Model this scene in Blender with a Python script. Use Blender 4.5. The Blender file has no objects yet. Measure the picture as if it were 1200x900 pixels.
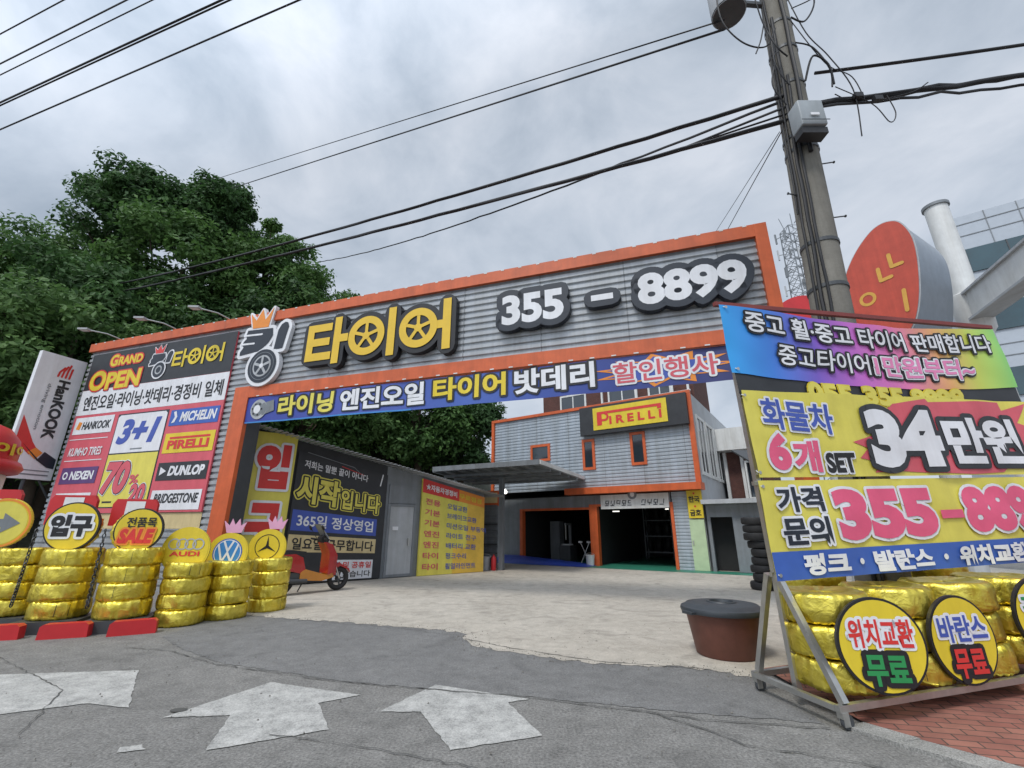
import bpy, bmesh, math, random
from math import radians as R, sin, cos, pi
from mathutils import Vector, Matrix, noise
from mathutils.geometry import tessellate_polygon
random.seed(7)
S = bpy.context.scene
COL = S.collection

# ------------------------------------------------------------------ camera
cam = bpy.data.cameras.new('camera'); cam.sensor_width = 36; cam.lens = 522/1200*36
cam.clip_start = .05; cam.clip_end = 2000
co = bpy.data.objects.new('camera', cam); COL.objects.link(co)
co.location = (0, 0, 1.55); co.rotation_euler = (R(108), 0, 0)
S.camera = co

# ------------------------------------------------------------------ sky, sun, exposure
SUN_EL, SUN_AZ = 56, 215          # the veiled sun stands behind the camera, to its left (azimuth from +Y, clockwise)
sun_dir = Vector((sin(R(SUN_AZ))*cos(R(SUN_EL)), cos(R(SUN_AZ))*cos(R(SUN_EL)), sin(R(SUN_EL))))
W = bpy.data.worlds.new('World'); S.world = W; W.use_nodes = True
nt = W.node_tree; nt.nodes.clear()
N = nt.nodes.new; L = nt.links.new
out = N('ShaderNodeOutputWorld'); bg = N('ShaderNodeBackground'); bg.inputs['Strength'].default_value = .1
sky = N('ShaderNodeTexSky'); sky.sky_type = 'NISHITA'; sky.sun_disc = False
sky.sun_elevation = R(SUN_EL); sky.sun_rotation = R(SUN_AZ)
tc = N('ShaderNodeTexCoord')
mp = N('ShaderNodeMapping'); mp.inputs['Scale'].default_value = (1.0, .9, 1.35); mp.inputs['Rotation'].default_value = (.2, .35, .5)
L(tc.outputs['Generated'], mp.inputs['Vector'])
n1 = N('ShaderNodeTexNoise'); n1.inputs['Scale'].default_value = 3.4; n1.inputs['Detail'].default_value = 8; n1.inputs['Roughness'].default_value = .56; n1.inputs['Distortion'].default_value = .35
L(mp.outputs['Vector'], n1.inputs['Vector'])
cr = N('ShaderNodeValToRGB'); e = cr.color_ramp.elements
e[0].position = .34; e[0].color = (3.75, 4.4, 5.25, 1)
e[1].position = .67; e[1].color = (6.6, 7.05, 7.8, 1)
m_ = e.new(.5); m_.color = (5.2, 5.8, 6.65, 1)
L(n1.outputs['Fac'], cr.inputs['Fac'])
vm = N('ShaderNodeVectorMath'); vm.operation = 'DOT_PRODUCT'; vm.inputs[1].default_value = sun_dir
L(tc.outputs['Generated'], vm.inputs[0])
mr = N('ShaderNodeMapRange'); mr.inputs['From Min'].default_value = .35; mr.inputs['From Max'].default_value = 1; mr.inputs['To Min'].default_value = 1; mr.inputs['To Max'].default_value = 2.6
L(vm.outputs['Value'], mr.inputs['Value'])
gl = N('ShaderNodeVectorMath'); gl.operation = 'SCALE'
L(cr.outputs['Color'], gl.inputs[0]); L(mr.outputs['Result'], gl.inputs['Scale'])
mx = N('ShaderNodeMix'); mx.data_type = 'RGBA'; mx.inputs['Factor'].default_value = .9
L(sky.outputs['Color'], mx.inputs['A']); L(gl.outputs['Vector'], mx.inputs['B'])
L(mx.outputs['Result'], bg.inputs['Color']); L(bg.outputs['Background'], out.inputs['Surface'])
sl = bpy.data.lights.new('sun', 'SUN'); sl.energy = 1.8; sl.angle = R(12); sl.color = (1, .96, .9)
so = bpy.data.objects.new('sun', sl); COL.objects.link(so); so.location = (-20, -20, 40)
so.rotation_euler = (-sun_dir).to_track_quat('-Z', 'Y').to_euler()
S.view_settings.view_transform = 'Standard'; S.view_settings.look = 'None'
S.view_settings.exposure = 0.15; S.view_settings.gamma = 1; S.view_settings.use_curve_mapping = False
S.cycles.max_bounces = 8; S.cycles.transparent_max_bounces = 12

# ------------------------------------------------------------------ materials
def newmat(name):
    m = bpy.data.materials.new(name); m.use_nodes = True
    return m, m.node_tree, m.node_tree.nodes['Principled BSDF']
_m = {}
def M(name, col, rough=.55, metal=0., var=.12, vscale=3., bump=0., bscale=20., spec=.5, coat=0., streak=0.):
    """plain procedural material: colour broken up by two noises (dust, fading), optional bump"""
    if name in _m: return _m[name]
    m, t, p = newmat(name); _m[name] = m
    n = t.nodes.new; l = t.links.new
    tcn = n('ShaderNodeTexCoord')
    a = n('ShaderNodeTexNoise'); a.inputs['Scale'].default_value = vscale; a.inputs['Detail'].default_value = 6; a.inputs['Roughness'].default_value = .65
    l(tcn.outputs['Object'], a.inputs['Vector'])
    r = n('ShaderNodeValToRGB'); el = r.color_ramp.elements
    el[0].position = .3; el[0].color = (*[c*(1-var) for c in col], 1)
    el[1].position = .7; el[1].color = (*[min(1, c*(1+var*.6)+.01*var) for c in col], 1)
    l(a.outputs['Fac'], r.inputs['Fac']); col_ = r.outputs['Color']
    if streak:      # rain-washed dirt running down the sheet
        mpn = n('ShaderNodeMapping'); mpn.inputs['Scale'].default_value = (1.9, .3, .13); l(tcn.outputs['Object'], mpn.inputs['Vector'])
        k = n('ShaderNodeTexNoise'); k.inputs['Scale'].default_value = 1.6; k.inputs['Detail'].default_value = 7; k.inputs['Roughness'].default_value = .7; l(mpn.outputs['Vector'], k.inputs['Vector'])
        q = n('ShaderNodeValToRGB'); q.color_ramp.elements[0].position = .35; q.color_ramp.elements[0].color = (.62, .59, .54, 1); q.color_ramp.elements[1].position = .6
        l(k.outputs['Fac'], q.inputs['Fac'])
        x_ = n('ShaderNodeMix'); x_.data_type = 'RGBA'; x_.blend_type = 'MULTIPLY'; x_.inputs['Factor'].default_value = streak; l(col_, x_.inputs['A']); l(q.outputs['Color'], x_.inputs['B']); col_ = x_.outputs['Result']
    l(col_, p.inputs['Base Color'])
    p.inputs['Roughness'].default_value = rough; p.inputs['Metallic'].default_value = metal
    p.inputs['Specular IOR Level'].default_value = spec
    p.inputs['Coat Weight'].default_value = coat
    if bump:
        b = n('ShaderNodeTexNoise'); b.inputs['Scale'].default_value = bscale; b.inputs['Detail'].default_value = 5
        l(tcn.outputs['Object'], b.inputs['Vector'])
        bn = n('ShaderNodeBump'); bn.inputs['Strength'].default_value = bump; bn.inputs['Distance'].default_value = .02
        l(b.outputs['Fac'], bn.inputs['Height']); l(bn.outputs['Normal'], p.inputs['Normal'])
    return m
def emit(name, col, s):
    m, t, p = newmat(name); p.inputs['Base Color'].default_value = (*col, 1)
    p.inputs['Emission Color'].default_value = (*col, 1); p.inputs['Emission Strength'].default_value = s
    return m

ORANGE = M('orange_paint', (.60, .115, .03), .45, var=.16, streak=.5)
STEEL = M('galvanised_cladding', (.40, .42, .44), .42, .25, var=.14, vscale=1.2, streak=.6)
STEELB = M('pale_cladding', (.40, .45, .50), .45, .15, var=.12, vscale=1.2, streak=.6)
DARK = M('charcoal_print', (.024, .026, .030), .5, var=.25)
BLACK = M('black_paint', (.012, .012, .014), .5)
NAVY = M('navy_backing', (.012, .018, .03), .45)
WHITE = M('white_print', (.74, .75, .78), .5, var=.08, streak=.3)
YEL = M('yellow_print', (.72, .55, .03), .5, var=.09, streak=.3)
YELP = M('pale_yellow_print', (.70, .62, .10), .5, var=.09, streak=.3)
YELL = M('yellow_letters', (.72, .47, .03), .42, var=.08)
RED = M('red_print', (.62, .035, .03), .45)
PINK = M('pink_print', (.62, .10, .13), .5, var=.08, streak=.3)
HOTPINK = M('hot_pink_print', (.72, .10, .20), .5)
BLUE = M('blue_print', (.05, .09, .38), .5)
BLUEB = M('cobalt_print', (.04, .11, .42), .5)
SKYB = M('sky_blue_print', (.04, .22, .55), .5)
PURP = M('purple_print', (.10, .045, .16), .5)
GREENP = M('green_print', (.02, .25, .07), .5)
ORP = M('orange_print', (.75, .25, .03), .5)
CREAM = M('cream_print', (.62, .50, .26), .5, streak=.4)
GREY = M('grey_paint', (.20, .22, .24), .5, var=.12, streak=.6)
LGREY = M('light_grey_paint', (.42, .44, .46), .5, var=.1, streak=.5)
DGREY = M('dark_grey_metal', (.06, .065, .07), .5, .2)
RUBBER = M('black_rubber', (.018, .018, .019), .7)
CHROME = M('brushed_steel', (.50, .50, .48), .32, .85, var=.15, vscale=9)
CONCPOLE = M('pole_concrete', (.20, .19, .165), .85, var=.3, vscale=1.6, bump=.3, bscale=40, streak=.8)
WHITEP = M('white_paint', (.68, .69, .68), .5, var=.09, streak=.5)
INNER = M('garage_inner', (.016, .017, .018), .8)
GLASS = M('window_glass', (.025, .035, .045), .06, var=.2, vscale=.8, spec=.8)
TEAL = M('teal_glass', (.012, .05, .065), .12, var=.3, vscale=.5, spec=.8)
PANELW = M('white_facade_panel', (.40, .44, .49), .35, var=.06)
CABLE = M('black_cable', (.010, .010, .012), .6)
REDBAR = M('rusty_red_bar', (.20, .035, .03), .6, var=.25)
PKCROWN = M('pink_foil', (.72, .36, .52), .45)
LGREEN = M('pale_green_paint', (.46, .58, .36), .6)
REDPL = M('red_plastic', (.52, .02, .025), .42, var=.12)
FLOORG = M('green_floor_paint', (.03, .20, .13), .45, var=.25, vscale=1.)
TARP = M('blue_tarpaulin', (.03, .065, .36), .4, bump=.4, bscale=4)
BROWN = M('brown_plastic', (.13, .045, .03), .55, var=.2, vscale=6)
LID = M('dark_rubber_lid', (.035, .042, .05), .5, var=.2, vscale=8)
SCRED = M('scooter_red', (.36, .014, .016), .25, coat=.5)
SCORANGE = M('scooter_orange', (.52, .20, .02), .25, coat=.5)
LAMPM = emit('lit_lamp', (1, .97, .9), 6)
TUBEM = emit('lit_tube', (1, .97, .9), 1.6)

def bricks(name, c1, c2, mortar, scale, bw=.5, rh=.25, ms=.02, rot=0, bump=.3):
    m, t, p = newmat(name); n = t.nodes.new; l = t.links.new
    tcn = n('ShaderNodeTexCoord'); mpn = n('ShaderNodeMapping'); mpn.inputs['Rotation'].default_value = rot if isinstance(rot, tuple) else (0, 0, rot)
    l(tcn.outputs['Object'], mpn.inputs['Vector'])
    b = n('ShaderNodeTexBrick'); b.inputs['Scale'].default_value = scale; b.inputs['Brick Width'].default_value = bw; b.inputs['Row Height'].default_value = rh
    b.inputs['Mortar Size'].default_value = ms; b.inputs['Color1'].default_value = (*c1, 1); b.inputs['Color2'].default_value = (*c2, 1); b.inputs['Mortar'].default_value = (*mortar, 1)
    l(mpn.outputs['Vector'], b.inputs['Vector'])
    a = n('ShaderNodeTexNoise'); a.inputs['Scale'].default_value = 2.2; a.inputs['Detail'].default_value = 8; a.inputs['Roughness'].default_value = .7
    l(tcn.outputs['Object'], a.inputs['Vector'])
    mm = n('ShaderNodeMix'); mm.data_type = 'RGBA'; mm.blend_type = 'MULTIPLY'; mm.inputs['Factor'].default_value = .8
    r = n('ShaderNodeValToRGB'); r.color_ramp.elements[0].position = .3; r.color_ramp.elements[0].color = (.5, .5, .5, 1); r.color_ramp.elements[1].position = .65
    l(a.outputs['Fac'], r.inputs['Fac']); l(b.outputs['Color'], mm.inputs['A']); l(r.outputs['Color'], mm.inputs['B'])
    l(mm.outputs['Result'], p.inputs['Base Color']); p.inputs['Roughness'].default_value = .85
    bn = n('ShaderNodeBump'); bn.inputs['Strength'].default_value = bump; bn.inputs['Distance'].default_value = .01; bn.invert = True
    l(b.outputs['Fac'], bn.inputs['Height']); l(bn.outputs['Normal'], p.inputs['Normal'])
    return m
PAVER = bricks('red_pavers', (.34, .145, .105), (.27, .10, .075), (.07, .05, .04), 2.3, .5, .25, .014, R(32))
BRICKW = bricks('brown_brick', (.12, .04, .03), (.09, .03, .025), (.14, .11, .09), 4, .5, .16, .012, (R(90), 0, 0))

def ground_mat(name, c_lo, c_hi, grain, crack=None, stain=.35, oil=0., gc=(.25, 1.55)):
    """rough ground: large stains, fine aggregate, hairline cracks"""
    m, t, p = newmat(name); n = t.nodes.new; l = t.links.new
    tcn = n('ShaderNodeTexCoord')
    a = n('ShaderNodeTexNoise'); a.inputs['Scale'].default_value = .55; a.inputs['Detail'].default_value = 10; a.inputs['Roughness'].default_value = .7; a.inputs['Distortion'].default_value = .6
    g = n('ShaderNodeTexNoise'); g.inputs['Scale'].default_value = grain; g.inputs['Detail'].default_value = 3; g.inputs['Roughness'].default_value = .8
    h = n('ShaderNodeTexNoise'); h.inputs['Scale'].default_value = 4.5; h.inputs['Detail'].default_value = 8; h.inputs['Roughness'].default_value = .75
    for x in (a, g, h): l(tcn.outputs['Object'], x.inputs['Vector'])
    r = n('ShaderNodeValToRGB'); el = r.color_ramp.elements
    el[0].position = .32; el[0].color = (*c_lo, 1); el[1].position = .68; el[1].color = (*c_hi, 1)
    l(a.outputs['Fac'], r.inputs['Fac'])
    def mul(src, tex, lo, hi, f, p0=.3, p1=.7):
        q = n('ShaderNodeValToRGB'); q.color_ramp.elements[0].position = p0; q.color_ramp.elements[0].color = (lo, lo, lo, 1); q.color_ramp.elements[1].position = p1; q.color_ramp.elements[1].color = (hi, hi, hi, 1)
        l(tex, q.inputs['Fac'])
        k = n('ShaderNodeMix'); k.data_type = 'RGBA'; k.blend_type = 'MULTIPLY'; k.inputs['Factor'].default_value = f
        l(src, k.inputs['A']); l(q.outputs['Color'], k.inputs['B']); return k.outputs['Result']
    c = mul(r.outputs['Color'], g.outputs['Fac'], gc[0], gc[1], .8)
    c = mul(c, h.outputs['Fac'], 1-stain, 1.15, 1)
    if crack:
        v = n('ShaderNodeTexVoronoi'); v.feature = 'DISTANCE_TO_EDGE'; v.inputs['Scale'].default_value = crack
        d = n('ShaderNodeMix'); d.data_type = 'RGBA'; d.inputs['Factor'].default_value = .12
        l(tcn.outputs['Object'], d.inputs['A']); l(h.outputs['Color'], d.inputs['B'])
        l(d.outputs['Result'], v.inputs['Vector'])
        c = mul(c, v.outputs['Distance'], .42, 1., .75, .0, .012)
    if oil:
        o_ = n('ShaderNodeTexNoise'); o_.inputs['Scale'].default_value = 1.3; o_.inputs['Detail'].default_value = 4; o_.inputs['Roughness'].default_value = .5; o_.inputs['Distortion'].default_value = 1.5
        l(tcn.outputs['Object'], o_.inputs['Vector']); c = mul(c, o_.outputs['Fac'], 1, 1-oil, 1, .54, .70)
        o_ = n('ShaderNodeTexNoise'); o_.inputs['Scale'].default_value = 14; o_.inputs['Detail'].default_value = 2; l(tcn.outputs['Object'], o_.inputs['Vector']); c = mul(c, o_.outputs['Fac'], 1, 1-oil, 1, .70, .73)
    l(c, p.inputs['Base Color']); p.inputs['Roughness'].default_value = .88
    bn = n('ShaderNodeBump'); bn.inputs['Strength'].default_value = .5; bn.inputs['Distance'].default_value = .012
    l(g.outputs['Fac'], bn.inputs['Height']); l(bn.outputs['Normal'], p.inputs['Normal'])
    return m
ASPH = ground_mat('worn_asphalt', (.178, .174, .164), (.228, .222, .208), 45, None, .28, .25)
ASPHD = ground_mat('newer_asphalt', (.160, .159, .156), (.200, .198, .192), 60, None, .25, .2, (.4, 1.4))
CONC = ground_mat('yard_concrete', (.39, .355, .30), (.50, .46, .395), 55, None, .24, .26, (.75, 1.15))
KERB = ground_mat('kerb_granite', (.26, .26, .24), (.34, .33, .31), 80)
EARTH = ground_mat('hill_earth', (.03, .035, .018), (.05, .05, .03), 8)

def paint_mat():
    m, t, p = newmat('worn_road_paint'); n = t.nodes.new; l = t.links.new
    tcn = n('ShaderNodeTexCoord')
    a = n('ShaderNodeTexNoise'); a.inputs['Scale'].default_value = 5; a.inputs['Detail'].default_value = 10; a.inputs['Roughness'].default_value = .75
    g = n('ShaderNodeTexNoise'); g.inputs['Scale'].default_value = 80; g.inputs['Detail'].default_value = 2
    for x in (a, g): l(tcn.outputs['Object'], x.inputs['Vector'])
    ad = n('ShaderNodeMath'); ad.operation = 'ADD'; l(a.outputs['Fac'], ad.inputs[0])
    ml = n('ShaderNodeMath'); ml.operation = 'MULTIPLY'; ml.inputs[1].default_value = .5; l(g.outputs['Fac'], ml.inputs[0]); l(ml.outputs['Value'], ad.inputs[1])
    r = n('ShaderNodeValToRGB'); el = r.color_ramp.elements
    el[0].position = .55; el[0].color = (.21, .21, .20, 1); el[1].position = .94; el[1].color = (.49, .485, .46, 1)
    l(ad.outputs['Value'], r.inputs['Fac']); l(r.outputs['Color'], p.inputs['Base Color']); p.inputs['Roughness'].default_value = .8
    return m
PAINT = paint_mat()

def gold_mat():
    m, t, p = newmat('gold_foil'); n = t.nodes.new; l = t.links.new
    tcn = n('ShaderNodeTexCoord')
    a = n('ShaderNodeTexNoise'); a.inputs['Scale'].default_value = 7; a.inputs['Detail'].default_value = 5; a.inputs['Roughness'].default_value = .6; a.inputs['Distortion'].default_value = 1.2
    b = n('ShaderNodeTexNoise'); b.inputs['Scale'].default_value = 30; b.inputs['Detail'].default_value = 3
    for x in (a, b): l(tcn.outputs['Object'], x.inputs['Vector'])
    r = n('ShaderNodeValToRGB'); el = r.color_ramp.elements
    el[0].position = .3; el[0].color = (.62, .48, .04, 1); el[1].position = .7; el[1].color = (.86, .72, .14, 1)
    l(a.outputs['Fac'], r.inputs['Fac']); l(r.outputs['Color'], p.inputs['Base Color'])
    p.inputs['Metallic'].default_value = .9; p.inputs['Roughness'].default_value = .34
    b1 = n('ShaderNodeBump'); b1.inputs['Strength'].default_value = .45; b1.inputs['Distance'].default_value = .03; l(a.outputs['Fac'], b1.inputs['Height'])
    b2 = n('ShaderNodeBump'); b2.inputs['Strength'].default_value = .35; b2.inputs['Distance'].default_value = .008; l(b.outputs['Fac'], b2.inputs['Height']); l(b1.outputs['Normal'], b2.inputs['Normal'])
    l(b2.outputs['Normal'], p.inputs['Normal'])
    return m
GOLD = gold_mat()

def leaf_mat(name, c1, c2):
    m, t, p = newmat(name); n = t.nodes.new; l = t.links.new
    tcn = n('ShaderNodeTexCoord')
    a = n('ShaderNodeTexNoise'); a.inputs['Scale'].default_value = .8; a.inputs['Detail'].default_value = 6
    l(tcn.outputs['Object'], a.inputs['Vector'])
    r = n('ShaderNodeValToRGB'); el = r.color_ramp.elements
    el[0].position = .36; el[0].color = (*c1, 1); el[1].position = .66; el[1].color = (*c2, 1)
    l(a.outputs['Fac'], r.inputs['Fac']); l(r.outputs['Color'], p.inputs['Base Color']); p.inputs['Roughness'].default_value = .6
    p.inputs['Specular IOR Level'].default_value = .3
    tr = n('ShaderNodeBsdfTranslucent'); l(r.outputs['Color'], tr.inputs['Color'])
    ms = n('ShaderNodeMixShader'); ms.inputs['Fac'].default_value = .35
    o = t.nodes['Material Output']; l(p.outputs['BSDF'], ms.inputs[1]); l(tr.outputs['BSDF'], ms.inputs[2]); l(ms.outputs['Shader'], o.inputs['Surface'])
    return m
LEAFA = leaf_mat('leaves_dark', (.034, .075, .026), (.078, .165, .05))
LEAFB = leaf_mat('leaves_mid', (.05, .11, .03), (.12, .23, .06))
LEAFC = leaf_mat('leaves_pale', (.06, .125, .036), (.145, .255, .08))
BARK = M('bark', (.07, .05, .035), .9, var=.3, bump=.5)

def ramp_mat(name, stops, length):
    """a printed left-to-right rainbow (a design on the cloth, along the banner's own length)"""
    m, t, p = newmat(name); n = t.nodes.new; l = t.links.new
    tcn = n('ShaderNodeTexCoord'); sp = n('ShaderNodeSeparateXYZ'); l(tcn.outputs['Object'], sp.inputs[0])
    d = n('ShaderNodeMath'); d.operation = 'DIVIDE'; d.inputs[1].default_value = length; l(sp.outputs['X'], d.inputs[0])
    r = n('ShaderNodeValToRGB'); el = r.color_ramp.elements
    el[0].position = stops[0][0]; el[0].color = (*stops[0][1], 1); el[1].position = stops[-1][0]; el[1].color = (*stops[-1][1], 1)
    for s, c in stops[1:-1]: q = el.new(s); q.color = (*c, 1)
    l(d.outputs['Value'], r.inputs['Fac']); l(r.outputs['Color'], p.inputs['Base Color']); p.inputs['Roughness'].default_value = .5
    return m
RAINBOW = ramp_mat('rainbow_print', [(0, (.03, .32, .72)), (.13, (.05, .21, .66)), (.27, (.17, .10, .50)), (.42, (.52, .14, .52)), (.58, (.72, .18, .38)), (.74, (.72, .37, .13)), (.87, (.54, .62, .10)), (1, (.26, .62, .16))], 4.4)
BANBLUE = ramp_mat('blue_banner_print', [(0, (.03, .05, .30)), (.3, (.06, .09, .36)), (.55, (.05, .11, .40)), (.75, (.03, .06, .28)), (1, (.03, .035, .14))], 12.2)
ORANGEYEL = M('orange_yellow_print', (.72, .46, .06), .5, var=.25, vscale=1.2)

# ------------------------------------------------------------------ mesh helpers
_tx = {}
def text_geo(body, bold, shear):
    k = (body, bold, shear)
    if k in _tx: return _tx[k]
    c = bpy.data.curves.new('lettering', 'FONT'); c.body = body; c.size = 1; c.offset = bold; c.resolution_u = 4; c.shear = shear
    o = bpy.data.objects.new('lettering', c); COL.objects.link(o)
    dg = bpy.context.evaluated_depsgraph_get(); dg.update()
    me = bpy.data.meshes.new_from_object(o.evaluated_get(dg))
    v = [(a.co.x, a.co.y) for a in me.vertices]
    f = [tuple(p.vertices) for p in me.polygons]
    cnt = {}
    for p in f:
        for i in range(len(p)):
            e = (p[i], p[(i+1) % len(p)]); cnt.setdefault(tuple(sorted(e)), []).append(e)
    b = [x[0] for x in cnt.values() if len(x) == 1]
    bpy.data.objects.remove(o); bpy.data.curves.remove(c); bpy.data.meshes.remove(me)
    x0 = min(a[0] for a in v); x1 = max(a[0] for a in v); y0 = min(a[1] for a in v); y1 = max(a[1] for a in v)
    v = [((a[0]-x0)/(x1-x0), (a[1]-y0)/(y1-y0)) for a in v]
    _tx[k] = (v, f, b); return _tx[k]

class MB:
    """collects faces; local frame of a sign: X right, Z up, -Y towards the reader"""
    def __init__(s, cut=0): s.v = []; s.f = []; s.m = []; s.mats = []; s.k = 0; s.cut = cut
    def mi(s, mat):
        if mat not in s.mats: s.mats.append(mat)
        return s.mats.index(mat)
    def add(s, vs, fs, mat):
        o = len(s.v); i = s.mi(mat); s.v += [tuple(a) for a in vs]
        for f in fs: s.f.append([o+j for j in f]); s.m.append(i)
        return o
    def cutadd(s, P, f, mat):
        bm = bmesh.new(); vv = [bm.verts.new(p) for p in P]
        for q in f:
            try: bm.faces.new([vv[i] for i in q])
            except ValueError: pass
        for ax in (0, 2):
            t_ = min(p[ax] for p in P)+s.cut; hi = max(p[ax] for p in P)
            while t_ < hi:
                co_ = [0, 0, 0]; no_ = [0, 0, 0]; co_[ax] = t_; no_[ax] = 1
                bmesh.ops.bisect_plane(bm, geom=bm.verts[:]+bm.edges[:]+bm.faces[:], plane_co=co_, plane_no=no_); t_ += s.cut
        bm.verts.index_update()
        s.add([v_.co[:] for v_ in bm.verts], [[v_.index for v_ in q.verts] for q in bm.faces], mat); bm.free()
    def rect(s, x0, x1, z0, z1, y, mat, nx=1, nz=1):
        vs = [(x0+(x1-x0)*i/nx, y, z0+(z1-z0)*j/nz) for j in range(nz+1) for i in range(nx+1)]
        fs = [(j*(nx+1)+i, j*(nx+1)+i+1, (j+1)*(nx+1)+i+1, (j+1)*(nx+1)+i) for j in range(nz) for i in range(nx)]
        s.add(vs, fs, mat)
    def box(s, x0, x1, y0, y1, z0, z1, mat):
        v = [(x, y, z) for z in (z0, z1) for y in (y0, y1) for x in (x0, x1)]
        s.add(v, [(0, 1, 5, 4), (1, 3, 7, 5), (3, 2, 6, 7), (2, 0, 4, 6), (4, 5, 7, 6), (2, 3, 1, 0)], mat)
    def poly(s, pts, y, mat, y1=None, side=None, ax='xz'):
        """flat outline at y; with y1 a plate of that depth. ax 'xy' lays it flat at height y"""
        P = (lambda a, d: (a[0], d, a[1])) if ax == 'xz' else (lambda a, d: (a[0], a[1], d))
        tri = tessellate_polygon([[Vector((a[0], a[1], 0)) for a in pts]])
        area = sum(pts[i][0]*pts[(i+1) % len(pts)][1]-pts[(i+1) % len(pts)][0]*pts[i][1] for i in range(len(pts)))
        fs = []
        for t in tri:
            a, b, c = [pts[i] for i in t]
            sg = (b[0]-a[0])*(c[1]-a[1])-(b[1]-a[1])*(c[0]-a[0])
            fs.append(tuple(t) if sg > 0 else tuple(reversed(t)))
        (s.cutadd if s.cut and y1 is None else s.add)([P(a, y) for a in pts], fs, mat)
        if y1 is not None:
            n = len(pts); s.add([P(a, y1) for a in pts], [tuple(reversed(f)) for f in fs], side or mat)
            v = [P(a, y) for a in pts]+[P(a, y1) for a in pts]
            q = [(i, i+n, (i+1) % n+n, (i+1) % n) for i in range(n)]
            if area < 0: q = [tuple(reversed(f)) for f in q]
            s.add(v, q, side or mat)
    def disc(s, x, z, r, y, mat, n=32, y1=None, side=None, rz=None):
        s.poly([(x+r*cos(2*pi*i/n), z+(rz or r)*sin(2*pi*i/n)) for i in range(n)], y, mat, y1, side)
    def ring(s, x, z, r0, r1, y, mat, n=36, y1=None, a0=0, a1=2*pi):
        m = n+1; vs = []
        for i in range(m):
            a = a0+(a1-a0)*i/n
            vs += [(x+r0*cos(a), y, z+r0*sin(a)), (x+r1*cos(a), y, z+r1*sin(a))]
        s.add(vs, [(2*i, 2*i+1, 2*i+3, 2*i+2) for i in range(n)], mat)
        if y1 is not None:
            for k in (0, 1):
                w = [vs[2*i+k] for i in range(m)]+[(vs[2*i+k][0], y1, vs[2*i+k][2]) for i in range(m)]
                s.add(w, [(i, i+1, i+1+m, i+m) for i in range(n)], mat)
    def seg(s, a, b, w, y, mat, y1=None, cap=8):
        """round-ended stroke from a to b, width 2w"""
        s.k += 1; y = y-.0004*(s.k % 11)
        d = Vector((b[0]-a[0], b[1]-a[1])); ln = d.length
        ang = math.atan2(d.y, d.x) if ln > 1e-6 else 0
        h = cap//2
        pts = [(b[0]+w*cos(ang-pi/2+pi*i/h), b[1]+w*sin(ang-pi/2+pi*i/h)) for i in range(h+1)]
        pts += [(a[0]+w*cos(ang+pi/2+pi*i/h), a[1]+w*sin(ang+pi/2+pi*i/h)) for i in range(h+1)]
        n = len(pts)
        s.add([(p[0], y, p[1]) for p in pts], [tuple(range(n))], mat)
        if y1 is not None:
            s.add([(p[0], y, p[1]) for p in pts]+[(p[0], y1, p[1]) for p in pts], [(i, i+n, (i+1) % n+n, (i+1) % n) for i in range(n)], mat)
    def stroke(s, pts, w, y, mat, y1=None, cap=8, closed=False):
        q = list(pts)+([pts[0]] if closed else [])
        for a, b in zip(q, q[1:]): s.seg(a, b, w, y, mat, y1, cap)
    def text(s, body, x0, x1, z0, z1, y, mat, bold=.02, shear=0., lines=(), depth=None, warp=None):
        """lettering fitted to the box; lines = outlines [(width, material)], the widest first, each behind the next"""
        v, f, b = text_geo(body, bold, shear)
        P = [(x0+a[0]*(x1-x0), z0+a[1]*(z1-z0)) for a in v]
        if warp: P = [warp(*p) for p in P]
        for i, (w, mt) in enumerate(lines):
            yy = y+(.0075 if s.cut else .006)*(len(lines)-i)
            for a, c in b:
                A_, C_ = Vector(P[a]), Vector(P[c]); k_ = max(1, int((C_-A_).length/s.cut+.5)) if s.cut else 1
                for h_ in range(k_): s.seg(A_.lerp(C_, h_/k_), A_.lerp(C_, (h_+1)/k_), w, yy, mt, None if depth is None else yy+depth, 8)
        if s.cut:       # cloth lettering: cut the glyphs small enough to follow the folds
            s.cutadd([(p[0], y, p[1]) for p in P], f, mat)
        else:
            s.add([(p[0], y, p[1]) for p in P], f, mat)
        if depth is not None and not lines:
            n = len(P)
            s.add([(p[0], y, p[1]) for p in P]+[(p[0], y+depth, p[1]) for p in P], [(a, c, c+n, a+n) for a, c in b], mat)
    def tube(s, pts, r, mat, n=8, r1=None, cap=True):
        pts = [Vector(p) for p in pts]; rings = []
        prev = None
        for i, p in enumerate(pts):
            d = (pts[min(i+1, len(pts)-1)]-pts[max(i-1, 0)]).normalized()
            if prev is None:
                u = d.cross(Vector((0, 0, 1)));
                if u.length < .05: u = d.cross(Vector((1, 0, 0)))
            else: u = prev-d*prev.dot(d)
            u.normalize(); prev = u; w = d.cross(u)
            rr = r if r1 is None else r+(r1-r)*i/(len(pts)-1)
            rings += [p+rr*(u*cos(2*pi*k/n)+w*sin(2*pi*k/n)) for k in range(n)]
        fs = [(i*n+k, i*n+(k+1) % n, (i+1)*n+(k+1) % n, (i+1)*n+k) for i in range(len(pts)-1) for k in range(n)]
        if cap: fs += [tuple(range(n))[::-1], tuple(range((len(pts)-1)*n, len(pts)*n))]
        s.add(rings, fs, mat)
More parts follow.
